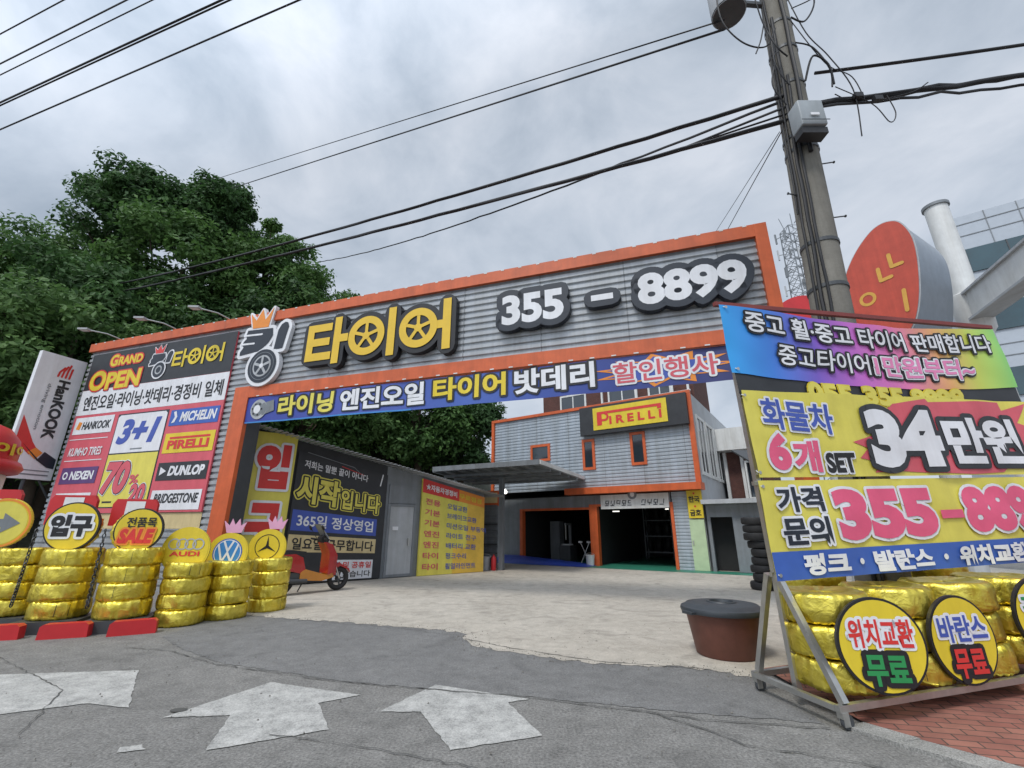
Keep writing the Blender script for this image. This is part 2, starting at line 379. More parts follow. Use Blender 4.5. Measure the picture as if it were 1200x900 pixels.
    def bar(s, a, b, w, mat, h=None):
        """square-section bar"""
        a, b = Vector(a), Vector(b); d = (b-a).normalized(); h = h or w
        u = d.cross(Vector((0, 0, 1)))
        if u.length < .05: u = Vector((1, 0, 0))
        u.normalize(); v = d.cross(u)
        c = [(-1, -1), (1, -1), (1, 1), (-1, 1)]
        vs = [p+u*(x*w/2)+v*(z*h/2) for p in (a, b) for x, z in c]
        s.add(vs, [(0, 1, 5, 4), (1, 2, 6, 5), (2, 3, 7, 6), (3, 0, 4, 7), (3, 2, 1, 0), (4, 5, 6, 7)], mat)
    def lathe(s, prof, mat, n=32, c=(0, 0, 0), axis='z', wob=None):
        vs = []
        for j, (r, h) in enumerate(prof):
            for k in range(n):
                a = 2*pi*k/n; rr, hh = (r, h) if wob is None else wob(r, h, a, j)
                p = (rr*cos(a), rr*sin(a), hh)
                if axis == 'y': p = (rr*cos(a), hh, rr*sin(a))
                if axis == 'x': p = (hh, rr*cos(a), rr*sin(a))
                vs.append((p[0]+c[0], p[1]+c[1], p[2]+c[2]))
        fs = [(j*n+k, j*n+(k+1) % n, (j+1)*n+(k+1) % n, (j+1)*n+k) for j in range(len(prof)-1) for k in range(n)]
        s.add(vs, fs, mat)
    def ribs(s, x0, x1, z0, z1, y, mat, pitch=.17, depth=.04):
        """horizontally ribbed steel sheet"""
        zs = []; z = z0
        prof = [(0, 0), (.50, 0), (.62, 1), (.88, 1)]
        while z < z1:
            for t, d in prof:
                if z+t*pitch < z1: zs.append((z+t*pitch, y+d*depth))
            z += pitch
        zs.append((z1, y))
        vs = [(x, yy, zz) for zz, yy in zs for x in (x0, x1)]
        s.add(vs, [(2*i, 2*i+1, 2*i+3, 2*i+2) for i in range(len(zs)-1)], mat)
    def deform(s, fn): s.v = [tuple(fn(*a)) for a in s.v]; return s
    def build(s, name, parent=None, smooth=None, matrix=None):
        me = bpy.data.meshes.new(name); me.from_pydata(s.v, [], s.f)
        for m in s.mats: me.materials.append(m)
        me.polygons.foreach_set('material_index', s.m); me.update()
        if smooth is not None:
            me.shade_smooth(); me.set_sharp_from_angle(angle=R(smooth))
        o = bpy.data.objects.new(name, me); COL.objects.link(o)
        if parent: o.parent = parent
        if matrix is not None: o.matrix_world = matrix
        return o

def tag(o, label, cat, group=None):
    o['label'] = label; o['category'] = cat
    if group: o['group'] = group
    return o
def thing(name, label, cat, matrix=None, group=None):
    o = bpy.data.objects.new(name, None); COL.objects.link(o); o.empty_display_size = .2
    if matrix is not None: o.matrix_world = matrix
    return tag(o, label, cat, group)
def struct(name, mb, kind='structure', **k):
    o = mb.build(name, **k); o['kind'] = kind; return o
def fr(P, az=None, e=None):
    """frame of an upright face at P: X along e (or azimuth az from +Y), Y into the face, Z up"""
    if e is None: e = (sin(R(az)), cos(R(az)))
    l = math.hypot(*e); ex = (e[0]/l, e[1]/l)
    return Matrix(((ex[0], -ex[1], 0, P[0]), (ex[1], ex[0], 0, P[1]), (0, 0, 1, P[2] if len(P) > 2 else 0), (0, 0, 0, 1)))
def T(x, y, z): return Matrix.Translation((x, y, z))
ORD = ['bottom', 'second', 'third', 'fourth', 'fifth']

GATE = fr((-7.518, 12.062), e=(.95056, -.31055))
BLD = fr((7.54, 18.25), e=(.826, -.564))
WALL = fr((-7.6, 12.86), e=(.770, .638))

# ================================================================== THE GROUND
g = MB(); n = 24
g.rect(-400, 400, -400, 400, 0, ASPH); g.v = [(a, c, 0) for a, b, c in g.v]
struct('ground', g)
conc = [(-7.52, 12.06), (-6.5, 10.6), (-5.57, 9.44), (-4.6, 9.18), (-3.61, 8.83), (-2.7, 8.55), (-1.96, 8.26), (-1.1, 8.0), (-.68, 7.69), (-.70, 7.35), (-.51, 6.97), (-.1, 6.7), (.33, 6.45), (1.02, 6.12), (1.5, 6.07), (2.04, 5.98), (2.4, 5.8), (2.62, 5.62), (4.5, 6.1), (14, 8.4), (20, 12), (20, 40), (-10, 40), (-12, 20)]
jag = []
for (x0, y0), (x1, y1) in zip(conc[:18], conc[1:19]):
    k = max(1, int(math.hypot(x1-x0, y1-y0)/.07))
    for i in range(k):
        t = i/k; w = .06 if 0 < i else 0
        jag.append((x0+(x1-x0)*t+random.uniform(-w, w), y0+(y1-y0)*t+random.uniform(-w, w)))
c = MB(); c.poly(jag+conc[18:], .008, CONC, ax='xy'); struct('concrete_yard', c)
pt = [(-5.4, 9.4), (-5.3, 7.6), (-4.6, 6.95), (-3.57, 6.2), (-1.81, 5.50), (.16, 5.04), (1.66, 4.62), (2.6, 4.42), (2.6, 5.75), (2.0, 6.3), (1.0, 6.6), (-.4, 7.5), (-1.0, 8.3), (-3.5, 9.2)]
pp = []
for (x0, y0), (x1, y1) in zip(pt, pt[1:]+pt[:1]):
    k = max(1, int(math.hypot(x1-x0, y1-y0)/.06))
    pp += [(x0+(x1-x0)*i/k+random.uniform(-.02, .02), y0+(y1-y0)*i/k+random.uniform(-.02, .02)) for i in range(k)]
c = MB(); c.poly(pp, .004, ASPHD, ax='xy'); struct('road_patch', c)
SEAL = M('crack_filler', (.075, .075, .07), .85)
def crack(pts, w):
    c = MB(); q = []
    for (x0, y0), (x1, y1) in zip(pts, pts[1:]):
        k = max(1, int(math.hypot(x1-x0, y1-y0)/.08))
        q += [(x0+(x1-x0)*i/k+random.gauss(0, .009), y0+(y1-y0)*i/k+random.gauss(0, .009)) for i in range(k)]
    q.append(pts[-1]); l = []; r = []
    for i, p in enumerate(q):
        a = q[max(i-1, 0)]; b = q[min(i+1, len(q)-1)]; d = Vector((b[0]-a[0], b[1]-a[1])).normalized(); ww = w*random.uniform(.15, .8)
        l.append((p[0]-d.y*ww, p[1]+d.x*ww, .0125)); r.append((p[0]+d.y*ww, p[1]-d.x*ww, .0125))
    k = len(q); c.add(l+r, [(i, k+i, k+i+1, i+1) for i in range(k-1)], SEAL)
    struct('road_crack', c)
crack([(-5.3, 6.9), (-4.6, 6.75), (-3.57, 6.12), (-1.81, 5.46), (.16, 5.01), (1.66, 4.47), (2.58, 4.3)], .013)
crack([(1.2, 4.64), (1.55, 4.3), (1.75, 4.0), (2.4, 3.75), (3.0, 3.3)], .012)
crack([(-1.9, 4.2), (-1.0, 3.95), (.1, 3.55), (.9, 3.3)], .008)
crack([(-.7, 7.4), (0, 6.85), (1.1, 6.2), (2.3, 5.9)], .012)
crack([(-4.4, 9.05), (-1.9, 8.15), (-.8, 7.6)], .008)
crack([(-6.8, 6.6), (-4.5, 5.2), (-3.9, 4.2)], .008)
def arrow(pts):
    q = []
    for (x0, y0), (x1, y1) in zip(pts, pts[1:]+pts[:1]):
        k = max(1, int(math.hypot(x1-x0, y1-y0)/.05))
        q += [(x0+(x1-x0)*i/k+random.uniform(-.008, .008), y0+(y1-y0)*i/k+random.uniform(-.008, .008)) for i in range(k)]
    c = MB(); c.poly(q, .0065, PAINT, ax='xy'); struct('road_marking', c)
arrow([(-3.0, 4.53), (-2.55, 5.46), (-1.48, 5.08), (-1.8, 4.86), (-1.48, 4.29), (-2.25, 3.93), (-2.45, 4.58)])
arrow([(-1.18, 4.66), (-.8, 5.38), (.17, 4.97), (-.04, 4.88), (.24, 4.18), (-.45, 3.94), (-.81, 4.66)])
arrow([(-7.2, 5.45), (-5.71, 5.72), (-4.29, 5.88), (-3.48, 4.75), (-3.95, 4.86), (-4.48, 4.6), (-6.4, 4.1)])
arrow([(-2.92, 3.98), (-2.78, 4.03), (-2.7, 3.95), (-2.86, 3.90)])
# manhole-like dark spot of tar
c = MB(); c.poly([(-2.98+.075*cos(a*.5), 4.69+.05*sin(a*.5)) for a in range(13)],   .0105, SEAL, ax='xy'); struct('road_tar', c)

# sidewalk: pavers tilted up to the right, with a granite strip on its road side
TR = Matrix.Rotation(R(-2), 4, 'Y')
TROL = fr((2.565, 4.73), e=(.97269, .23212)) @ TR
sw = MB()
sw.poly([(.55, 1.0), (.35, .1), (.26, -.42), (.36, -.80), (.72, -1.65), (1.3, -3.2), (14, -6), (14, 1.1)], .02, PAVER, ax='xy')
struct('sidewalk', sw, matrix=TROL)
kb = MB()
q = [(.04, -.44), (.14, -.80), (.47, -1.65), (.97, -3.2)]
for a, b in zip(q, q[1:]):
    kb.poly([a, b, (b[0]+.22, b[1]+.01), (a[0]+.20, a[1])], .026, KERB, -.15, ax='xy')
struct('kerb', kb, matrix=TROL)

GRIT = M('grit', (.16, .15, .13), .9, var=.4)
gr_ = random.Random(11); b = MB()
for k in range(900):
    t_ = gr_.random()*17; i_ = int(t_); f_ = t_-i_
    x = conc[i_][0]+(conc[i_+1][0]-conc[i_][0])*f_+gr_.gauss(0, .12); y = conc[i_][1]+(conc[i_+1][1]-conc[i_][1])*f_+gr_.gauss(0, .12)
    if k % 3 == 0: x = gr_.uniform(-6, 2.6); y = gr_.uniform(3.4, 9)
    q = gr_.uniform(.004, .011); a = gr_.uniform(0, 3)
    b.add([(x+q*cos(a), y+q*sin(a), .009), (x-q*sin(a), y+q*cos(a), .009), (x-q*cos(a), y-q*sin(a), .009), (x+q*sin(a)*.6, y-q*cos(a), .009), (x, y, .009+q*1.1)], [(0, 1, 4), (1, 2, 4), (2, 3, 4), (3, 0, 4)], GRIT)
o = b.build('gravel'); o['kind'] = 'stuff'
# hillside behind the yard
def hz(x, y):
    t = max(0, min(1, (y-17-max(0, (x+16)*.62))/14)); t = t*t*(3-2*t)
    return 10.5*t*max(0, min(1, (3-x)/10))-.1
hl = MB(); nx, ny = 60, 40
vs = [(-75+85*i/nx, 14+50*j/ny, 0) for j in range(ny+1) for i in range(nx+1)]
vs = [(x, y, hz(x, y)+.4*noise.noise((x*.2, y*.2, 0))*min(1, max(0, hz(x, y)))) for x, y, z in vs]
hl.add(vs, [(j*(nx+1)+i, j*(nx+1)+i+1, (j+1)*(nx+1)+i+1, (j+1)*(nx+1)+i) for j in range(ny) for i in range(nx)], EARTH)
struct('hill', hl, smooth=60)

# ================================================================== THE GATE
gate = thing('entrance_gate', 'wide ribbed steel entrance gate with orange trim, spanning the yard entrance', 'gate', GATE)
b = MB()
b.ribs(-7.4, 13.3, 5.33, 7.34, 0, STEEL, .168, .045)
b.ribs(-7.4, -.33, .0, 5.33, 0, STEEL, .168, .045)
LAP = M('sheet_lap', (.22, .23, .24), .5, .2)
for k in range(11):
    x = -7.0+1.95*k
    b.ribs(x, x+.022, 5.345 if x > -.36 else .0, 7.335, -.005, LAP, .168, .045) if x < -.36 else b.ribs(x, x+.022, 5.33, 7.335, -.005, LAP, .168, .045)
b.build('cladding', gate)
b = MB()
b.box(-7.38, 13.46, .06, .44, 5.06, 7.58, DGREY); b.box(-7.38, -.02, .06, .44, 0, 5.05, DGREY); b.box(13.28, 13.46, .06, .44, 0, 5.05, DGREY)
b.build('frame', gate)
b = MB()
b.box(-7.42, 13.26, -.09, .47, 7.34, 7.63, ORANGE)
b.box(13.262, 13.5, -.092, .472, 0, 7.632, ORANGE)
b.box(.2, 13.258, -.088, .468, 5.03, 5.34, ORANGE)
b.box(-.33, .198, -.09, .03, 0, 5.36, ORANGE); b.box(.12, .2, .032, .47, 0, 5.03, DGREY)
b.build('trim', gate)
b = MB()
for i in range(46): b.box(-7.2+.45*i, -7.12+.45*i, -.096, -.0905, 7.6, 7.628, WHITEP)
for i in range(28): b.box(.5+.46*i, .6+.46*i, -.095, -.0885, 5.035, 5.06, WHITEP)
b.build('bracket', gate)['label'] = 'row of small pale brackets along the trim'
# the shop's hand-and-wheel emblem
em = MB()
hand = [(-.2, 7.09), (.72, 7.05), (.77, 6.82), (.66, 6.62), (.5, 6.46), (.3, 6.36), (.16, 6.36), (-.35, 6.31), (-.36, 6.42), (-.26, 6.56), (-.33, 6.64), (-.29, 6.74), (-.2, 6.83), (-.24, 6.95)]
thumb = [(.88, 6.37), (.94, 6.96), (1.03, 7.12), (1.15, 7.18), (1.25, 7.15), (1.31, 7.02), (1.28, 6.86), (1.19, 6.36)]
crown = [(-.04, 7.13), (-.2, 7.63), (.04, 7.38), (.23, 7.72), (.38, 7.36), (.64, 7.73), (.54, 7.11)]
for sh, w in ((hand, .10), (thumb, .10), (crown, .05)):
    em.stroke(sh, w, -.14, WHITE, -.02, 10, True)
em.poly(hand, -.139, WHITE); em.poly(thumb, -.139, WHITE)
em.disc(.57, 5.90, .60, -.15, WHITE, 40, -.02)
em.poly(hand, -.152, NAVY); em.poly(thumb, -.152, NAVY); em.poly(crown, -.152, ORP)
for p in (((-.3, 6.93), (.36, 6.90)), ((-.36, 6.66), (.12, 6.64))): em.stroke(p, .028, -.154, WHITE)
em.disc(.57, 5.90, .50, -.16, NAVY, 40); em.ring(.57, 5.9, .40, .415, -.162, GREY)
em.disc(.57, 5.9, .32, -.164, LGREY, 32); em.disc(.57, 5.9, .27, -.167, NAVY, 32)
for k in range(5):
    a = pi/2+2*pi*k/5; em.stroke([(.57, 5.9), (.57+.28*cos(a), 5.9+.28*sin(a))], .038, -.17, LGREY)
em.disc(.57, 5.9, .07, -.18, WHITE, 16)
em.build('emblem', gate)
# yellow letters, the rings drawn as wheels
def tyre_word(mb, X, Z, y, w, fill, back=None, bw=0, depth=None, spoke=None):
    """the three syllables as strokes; X, Z map unit coordinates"""
    P = lambda x, z: (X(x), Z(z))
    k = X(1)-X(0)
    st = [[(2.19, 5.92), (2.19, 6.76), (2.76, 6.76)], [(2.19, 6.34), (2.72, 6.34)], [(2.19, 5.92), (2.80, 5.92)],
          [(3.06, 5.78), (3.06, 6.9)], [(3.06, 6.38), (3.30, 6.38)], [(4.73, 5.80), (4.73, 6.92)], [(6.29, 5.78), (6.29, 6.92)], [(6.1, 6.35), (6.29, 6.35)]]
    rings = [(3.98, 6.34, .55), (5.50, 6.34, .54)]
    if back:
        for s_ in st: mb.stroke([P(*p) for p in s_], bw*k, y+.02, back, None if depth is None else y+depth, 10)
        for cx, cz, r in rings: mb.disc(*P(cx, cz), (r+bw-.1)*k, y+.0185, back, 40, None if depth is None else y+depth)
    for s_ in st:
        pts = [P(*p) for p in s_]
        for a, b2 in zip(pts, pts[1:]):
            mb.k += 1; yy = y-.0004*(mb.k % 9); ww = w*k
            x0, x1 = min(a[0], b2[0])-ww, max(a[0], b2[0])+ww; z0, z1 = min(a[1], b2[1])-ww, max(a[1], b2[1])+ww
            mb.rect(x0, x1, z0, z1, yy, fill)
    for cx, cz, r in rings:
        mb.ring(*P(cx, cz), (r-.2)*k, r*k, y-.0045, fill, 40)
        for j in range(5):
            a = pi/2+2*pi*j/5
            mb.stroke([P(cx, cz), P(cx+(r-.18)*cos(a), cz+(r-.18)*sin(a))], (spoke or .045)*k, y-.001, fill)
        mb.disc(*P(cx, cz), .11*k, y-.0052, fill, 16)
tw = MB(); tyre_word(tw, lambda x: x, lambda z: z, -.2, .11, YELL, BLACK, .235, .19)
tw.build('lettering', gate)
nm = MB()
for body, x0, x1 in (('355', 7.72, 9.2), ('8899', 10.82, 12.96)):
    nm.text(body, x0, x1, 6.05, 6.82, -.2, WHITE, .045, lines=[(.15, NAVY)], depth=.17)
nm.stroke([(9.86, 6.40), (10.26, 6.41)], .21, -.195, NAVY, -.02, 10); nm.rect(9.82, 10.3, 6.34, 6.48, -.205, WHITE)
nm.build('lettering', gate)
# three flood lights leaning out over the road from the gate's top edge
for s, nm_ in ((-6.17, 'flood lamp on a bent arm at the left end of the gate top'), (-3.56, 'flood lamp on a bent arm, middle one along the gate top'), (-1.28, 'flood lamp on a bent arm nearest the hand emblem')):
    t = thing('flood_lamp', nm_, 'lamp', GATE @ T(s, 0, 7.63), 'flood lamps leaning out from the gate top')
    b = MB(); b.tube([(0, .1, -.02), (0, .0, .08), (-.05, -.35, .12), (-.3, -.72, .13)], .022, CHROME); b.build('arm', t, 60)
    b = MB(); b.poly([(-.55, -.74), (-.28, -.66), (-.22, -.84), (-.5, -.95)], .16, LGREY, .1, ax='xy'); b.build('lamp_head', t)
    b = MB(); b.poly([(-.52, -.76), (-.30, -.69), (-.25, -.83), (-.48, -.92)], .097, WHITE, ax='xy'); b.build('lens', t)

# long blue banner under the beam
t = thing('entrance_banner', 'long blue service banner hanging under the gate beam', 'banner', GATE @ T(.17, -.05, 0))
def hang(L, amp, sag=.0, z1=0):
    def f(x, y, z):
        return (x, y+amp*(noise.noise((x*.7, 0, z*.4))+.5*noise.noise((x*2.1, 3, z*.9))), z-sag*4*(x/L)*(1-x/L))
    return f
W1 = hang(12.3, .05, .03)
b = MB(); b.rect(0, 12.3, 4.29, 5.02, 0, BANBLUE, 80, 5)
b.rect(0, 5.2, 4.29, 4.325, -.004, SKYB, 30, 1)
b.deform(W1).build('panel', t, 60)
b = MB(.1); sx = -.17
burst = []
for k in range(22):
    a = 2*pi*k/22; rr = 1 if k % 2 == 0 else .62
    burst.append((11.0+1.45*rr*cos(a), 4.66+.36*rr*sin(a)))
b.poly(burst, -.006, ORP); b.poly([(11.0+(p[0]-11)*.82, 4.66+(p[1]-4.66)*.82) for p in burst], -.008, BLUE)
b.text('라이닝', 1.3+sx, 3.1+sx, 4.42, 4.97, -.022, YELP, .035, lines=[(.05, BLACK)])
b.text('엔진오일', 3.32+sx, 5.71+sx, 4.41, 4.97, -.022, WHITE, .035, lines=[(.035, NAVY)])
b.text('타이어', 5.95+sx, 7.78+sx, 4.44, 5.0, -.022, YEL, .035, lines=[(.05, BLACK)])
b.text('밧데리', 7.98+sx, 9.78+sx, 4.42, 5.0, -.022, WHITE, .035, lines=[(.05, BLACK)])
b.text('할인행사', 10.17+sx, 12.2+sx, 4.44, 4.89, -.022, PINK, .015, lines=[(.045, WHITE)])
b.deform(W1).build('lettering', t)
b = MB(); b.disc(.48, 4.66, .28, -.02, LGREY, 24); b.disc(.44, 4.66, .2, -.023, GREY, 24); b.disc(.43, 4.66, .12, -.026, WHITE, 20)
for k in range(6): b.disc(.43+.16*cos(k), 4.66+.16*sin(k), .03, -.029, BLACK, 8)
b.poly([(.6, 4.82), (.95, 4.9), (1.0, 4.6), (.62, 4.48)], -.022, GREY)
b.deform(W1).build('picture', t)['label'] = 'printed picture of grey car parts at the left end'

# big price board on the gate's left leg
t = thing('price_board', 'tall printed price board with tyre makers\' logos on the gate\'s left leg', 'signboard', GATE @ T(0, -.03, 0))
b = MB()
b.box(-7.14, -.72, -.02, .028, 1.98, 7.2, PINK)
b.rect(-7.14, -.72, 5.92, 7.2, -.024, DARK); b.rect(-7.14, -.72, 5.06, 5.91, -.024, WHITE)
b.rect(-7.14, -.72, 1.55, 1.97, .02, CREAM)
b.build('panel', t)
b = MB()
b.text('G', -6.16, -5.78, 6.66, 7.08, -.04, YEL, .04, lines=[(.045, RED)]); b.text('RAND', -5.74, -4.62, 6.68, 6.98, -.04, YEL, .04, lines=[(.045, RED)])
b.text('O', -6.9, -6.12, 5.86, 6.56, -.045, YEL, .04, lines=[(.045, RED)]); b.text('PEN', -6.08, -4.5, 5.86, 6.45, -.045, YEL, .04, lines=[(.045, RED)])
k = .5
def mini(pts): return [(-4.26+(p[0]+.4)*.58, 6.06+(p[1]-5.4)*.47) for p in pts]
for sh in (hand, thumb): b.stroke(mini(sh), .045, -.03, WHITE, None, 8, True); b.poly(mini(sh), -.04, NAVY)
b.poly(mini(crown), -.042, RED); b.stroke(mini(crown), .02, -.036, WHITE, None, 6, True)
b.disc(-3.74, 6.29, .30, -.041, WHITE, 28); b.disc(-3.74, 6.29, .25, -.045, NAVY, 28); b.ring(-3.74, 6.29, .10, .15, -.048, LGREY)
tyre_word(b, lambda x: -3.22+(x-2.08)*.488, lambda z: 6.29+(z-5.7)*.46, -.04, .09, YEL)
b.text('엔진오일·라이닝·밧데리·경정비 일체', -6.9, -.86, 5.2, 5.7, -.032, BLACK, .018)
b.rect(-5.02, -2.83, 2.12, 4.95, -.026, NAVY)
b.poly([(-4.98, 3.72), (-2.87, 3.72), (-2.87, 4.84), (-2.95, 4.91), (-4.9, 4.91), (-4.98, 4.84)], -.03, WHITE); b.rect(-4.98, -2.87, 2.15, 3.68, -.03, YELP)
b.text('3+1', -4.82, -3.05, 3.98, 4.76, -.035, BLUE, .05, .25)
b.rect(-4.1, -3.6, 3.80, 3.84, -.033, GREY)
b.text('70', -4.92, -3.82, 2.5, 3.46, -.05, PINK, .05, .2, lines=[(.045, WHITE), (.02, BLACK)])
b.text('20', -3.66, -3.0, 2.22, 2.78, -.05, PINK, .045, .15, lines=[(.035, WHITE), (.015, BLACK)]); b.text('%', -3.78, -3.4, 2.78, 3.05, -.04, PINK, .03)
b.rect(-4.7, -4.3, 2.26, 2.31, -.034, BLACK)
b.rect(-7.02, -5.2, 4.42, 4.97, -.03, WHITE); b.text('HANKOOK', -6.62, -5.3, 4.56, 4.82, -.036, DARK, .03, .15); b.poly([(-6.9, 4.6), (-6.72, 4.56), (-6.66, 4.8), (-6.82, 4.84)], -.036, ORP)
b.rect(-7.05, -5.25, 4.24, 4.265, -.03, WHITE); b.rect(-7.0, -5.25, 3.56, 3.585, -.03, WHITE)
b.text('KUMHO TIRES', -6.9, -5.36, 3.72, 3.98, -.036, WHITE, .02, .15)
b.rect(-6.95, -5.28, 2.86, 3.36, -.03, PURP); b.text('NEXEN', -6.5, -5.42, 2.98, 3.24, -.036, WHITE, .04, .1); b.ring(-6.72, 3.11, .07, .12, -.036, WHITE, 16)
b.rect(-6.9, -5.3, 2.05, 2.58, -.03, WHITE)
b.rect(-2.72, -.8, 4.42, 4.90, -.03, BLUEB); b.text('MICHELIN', -2.3, -.88, 4.52, 4.82, -.036, WHITE, .04, .2); b.poly([(-2.62, 4.5), (-2.5, 4.52), (-2.42, 4.68), (-2.5, 4.86), (-2.6, 4.84), (-2.52, 4.68)], -.036, WHITE)
b.rect(-2.72, -.78, 3.61, 4.19, -.03, YEL); b.text('PIRELLI', -2.56, -.96, 3.72, 3.98, -.036, RED, .045); b.rect(-2.52, -.95, 4.02, 4.08, -.036, RED)
b.rect(-2.72, -.8, 2.84, 3.34, -.03, DARK); b.text('DUNLOP', -2.28, -.9, 2.96, 3.24, -.036, WHITE, .05, .2); b.poly([(-2.6, 2.98), (-2.36, 3.1), (-2.6, 3.22)], -.036, WHITE)
b.rect(-2.72, -.83, 2.04, 2.57, -.03, WHITE); b.text('BRIDGESTONE', -2.6, -.92, 2.22, 2.48, -.036, DARK, .03, .2)
b.build('lettering', t)

# tall projecting maker's sign beyond the gate's left end
HK = GATE @ T(-7.52, 0, 0) @ Matrix.Rotation(R(90), 4, 'Z')
t = thing('projecting_sign', 'tall white light-box sign projecting past the gate\'s left end', 'sign', HK)
b = MB(); b.box(-1.2, .02, -.0, .16, 3.0, 7.0, WHITE); b.build('box', t)
b = MB()
b.poly([(-1.13, 4.1), (-1.13, 4.9), (-.72, 4.12), (-.6, 3.96), (-.72, 3.72)], -.008, RED); b.poly([(-.78, 3.8), (-.6, 3.96), (-.4, 3.82), (-.55, 3.6)], -.01, ORP)
b.poly([(-.5, 3.58), (-.36, 3.86), (-.02, 3.66), (-.02, 3.36), (-.2, 3.38)], -.011, NAVY)
b.poly([(-.95, 4.06), (-.5, 3.58), (-.2, 3.38), (-.36, 3.52)], -.012, BLACK)
for k in range(4): b.stroke([(-.64+.1*k, 6.30), (-.62+.1*k, 6.45+.05*k), (-.52+.07*k, 6.62+.06*(k % 3))], .028, -.01, RED)
def rot(x, z): return (-.36+(z-0), 6.2-x)       # reads downwards
b.text('HanKOOK', 0, 1.95, -.16, .16, -.012, DARK, .045, warp=lambda x, z: (-.42+z, 6.2-x))
b.text('driving emotion', 0, 1.5, -.06, .06, -.01, GREY, .01, warp=lambda x, z: (-.78+z, 6.0-x))
b.rect(-1.0, -.1, 3.25, 3.28, -.01, GREY); b.rect(-1.0, -.1, 3.12, 3.16, -.01, GREY)
b.build('lettering', t)
b = MB()
for z in (6.8, 4.4): b.tube([(0, .08, z), (.32, .2, z-.15)], .03, DGREY)
b.tube([(-.6, .08, 3.0), (-.6, .08, 0)], .05, DGREY); b.tube([(-.25, .08, 3.0), (.3, .1, 2.2)], .03, DGREY)
b.build('pole', t)

# ================================================================== SHED ALONG THE YARD'S LEFT SIDE
shed = thing('storage_shed', 'long low grey steel shed with a sloping ribbed roof, left of the yard', 'shed', WALL)
b = MB()
def top(x): return 4.40+(2.80-4.40)*x/8.85
def quadwall(x0, x1, y, mat, zt=0):
    b.add([(x0, y, 0), (x1, y, 0), (x1, y, top(x1)-zt), (x0, y, top(x0)-zt)], [(0, 1, 2, 3)], mat)
quadwall(0, 4.30, .04, DARK); quadwall(4.30, 8.45, .04, GREY)
b.add([(8.45, .04, 0), (8.45, 2.6, 0), (8.45, 2.6, 2.85), (8.45, .04, 2.85)], [(0, 1, 2, 3)], GREY)
b.add([(0, 2.6, 0), (8.45, 2.6, 0), (8.45, 2.6, 2.85), (0, 2.6, 4.4)], [(3, 2, 1, 0)], GREY)
b.build('wall', shed)
b = MB(); nn = 59
for k in range(nn):
    x0 = .0+9.05*k/nn; x1 = .0+9.05*(k+1)/nn; xm = (x0+x1)/2
    for xa, xb, d in ((x0, xm, .03), (xm, x1, 0)):
        za, zb = top(xa)+.03+d, top(xb)+.03+d
        b.add([(xa, -.55, za-.04), (xb, -.55, zb-.04), (xb, 2.7, zb+.1), (xa, 2.7, za+.1), (xa, -.55, za-.052), (xb, -.55, zb-.052), (xb, 2.7, zb+.088), (xa, 2.7, za+.088)], [(0, 1, 2, 3), (7, 6, 5, 4), (4, 5, 1, 0), (5, 6, 2, 1), (4, 0, 3, 7)], LGREY)
b.build('roof', shed)
d = MB()
d.box(4.42, 5.46, -.0, .035, .04, 2.35, LGREY); d.box(4.42, 5.46, .004, .036, 2.38, 3.0, GREY)
for x in (4.42, 5.38): d.box(x, x+.08, -.03, -.002, .04, 2.36, GREY)
d.box(4.505, 5.375, -.028, -.003, 2.28, 2.36, GREY); d.box(4.505, 5.375, -.028, -.003, .04, .12, GREY)
dd = d.build('door', shed)
d = MB(); d.box(4.62, 4.82, -.03, -.012, 1.5, 1.62, WHITE); d.build('notice', dd)
d = MB(); d.box(5.2, 5.24, -.09, -.002, 1.0, 1.25, CHROME); d.build('handle', dd)

t = thing('entrance_sign', 'upright yellow sign with two big red syllables, just inside the gate leg', 'sign', WALL)
b = MB(); b.box(.06, 1.24, -.10, -.03, .15, 4.28, YELP); b.build('panel', t)
b = MB()
b.text('입', .2, 1.1, 2.65, 3.95, -.125, RED, .07, lines=[(.07, WHITE)]); b.text('구', .2, 1.1, .95, 2.25, -.125, RED, .07, lines=[(.07, WHITE)]); b.build('lettering', t)

t = thing('shed_banner', 'black cloth banner with yellow headline on the shed wall behind the scooter', 'banner', WALL)
LQ = lambda x, y, z: (x, y, z*(top(x)-.32)/4.0)
b = MB(); b.rect(1.34, 4.30, .05, 4.0, -.03, DARK, 12, 12)
b.rect(1.4, 4.04, 1.58, 2.2, -.034, BLUE, 6, 2); b.rect(1.38, 4.06, .95, 1.46, -.034, CREAM, 6, 2); b.rect(2.5, 4.02, .08, .72, -.034, WHITE, 6, 2)
b.deform(LQ).build('panel', t)
b = MB()
b.text('저희는 말뿐 끝이 아니다', 1.55, 3.6, 3.52, 3.78, -.045, WHITE, .02)
b.text('시작', 1.42, 2.72, 2.42, 3.3, -.055, YELP, .04, lines=[(.085, YELP), (.045, BLACK)])
b.text('입니다', 2.78, 4.08, 2.40, 3.08, -.055, YELP, .03, lines=[(.07, YELP), (.04, BLACK)])
b.text('365일 정상영업', 1.55, 3.92, 1.7, 2.1, -.045, WHITE, .02)
b.text('일요일 근무합니다', 1.5, 3.98, 1.02, 1.38, -.045, BLACK, .02)
b.text('휴일 및 공휴일', 2.56, 3.96, .44, .66, -.045, RED, .02); b.text('쉬지 않습니다', 2.56, 3.96, .14, .36, -.045, BLACK, .01)
b.stroke([(1.6, 4.02), (2.4, 3.98), (3.1, 3.94), (3.4, 3.72)], .012, -.04, GREY)
b.stroke([(2.7, 3.86), (3.5, 3.74)], .012, -.04, RED); b.stroke([(4.05, 3.5), (4.12, 3.95)], .02, -.04, WHITE)
b.deform(LQ).build('lettering', t)

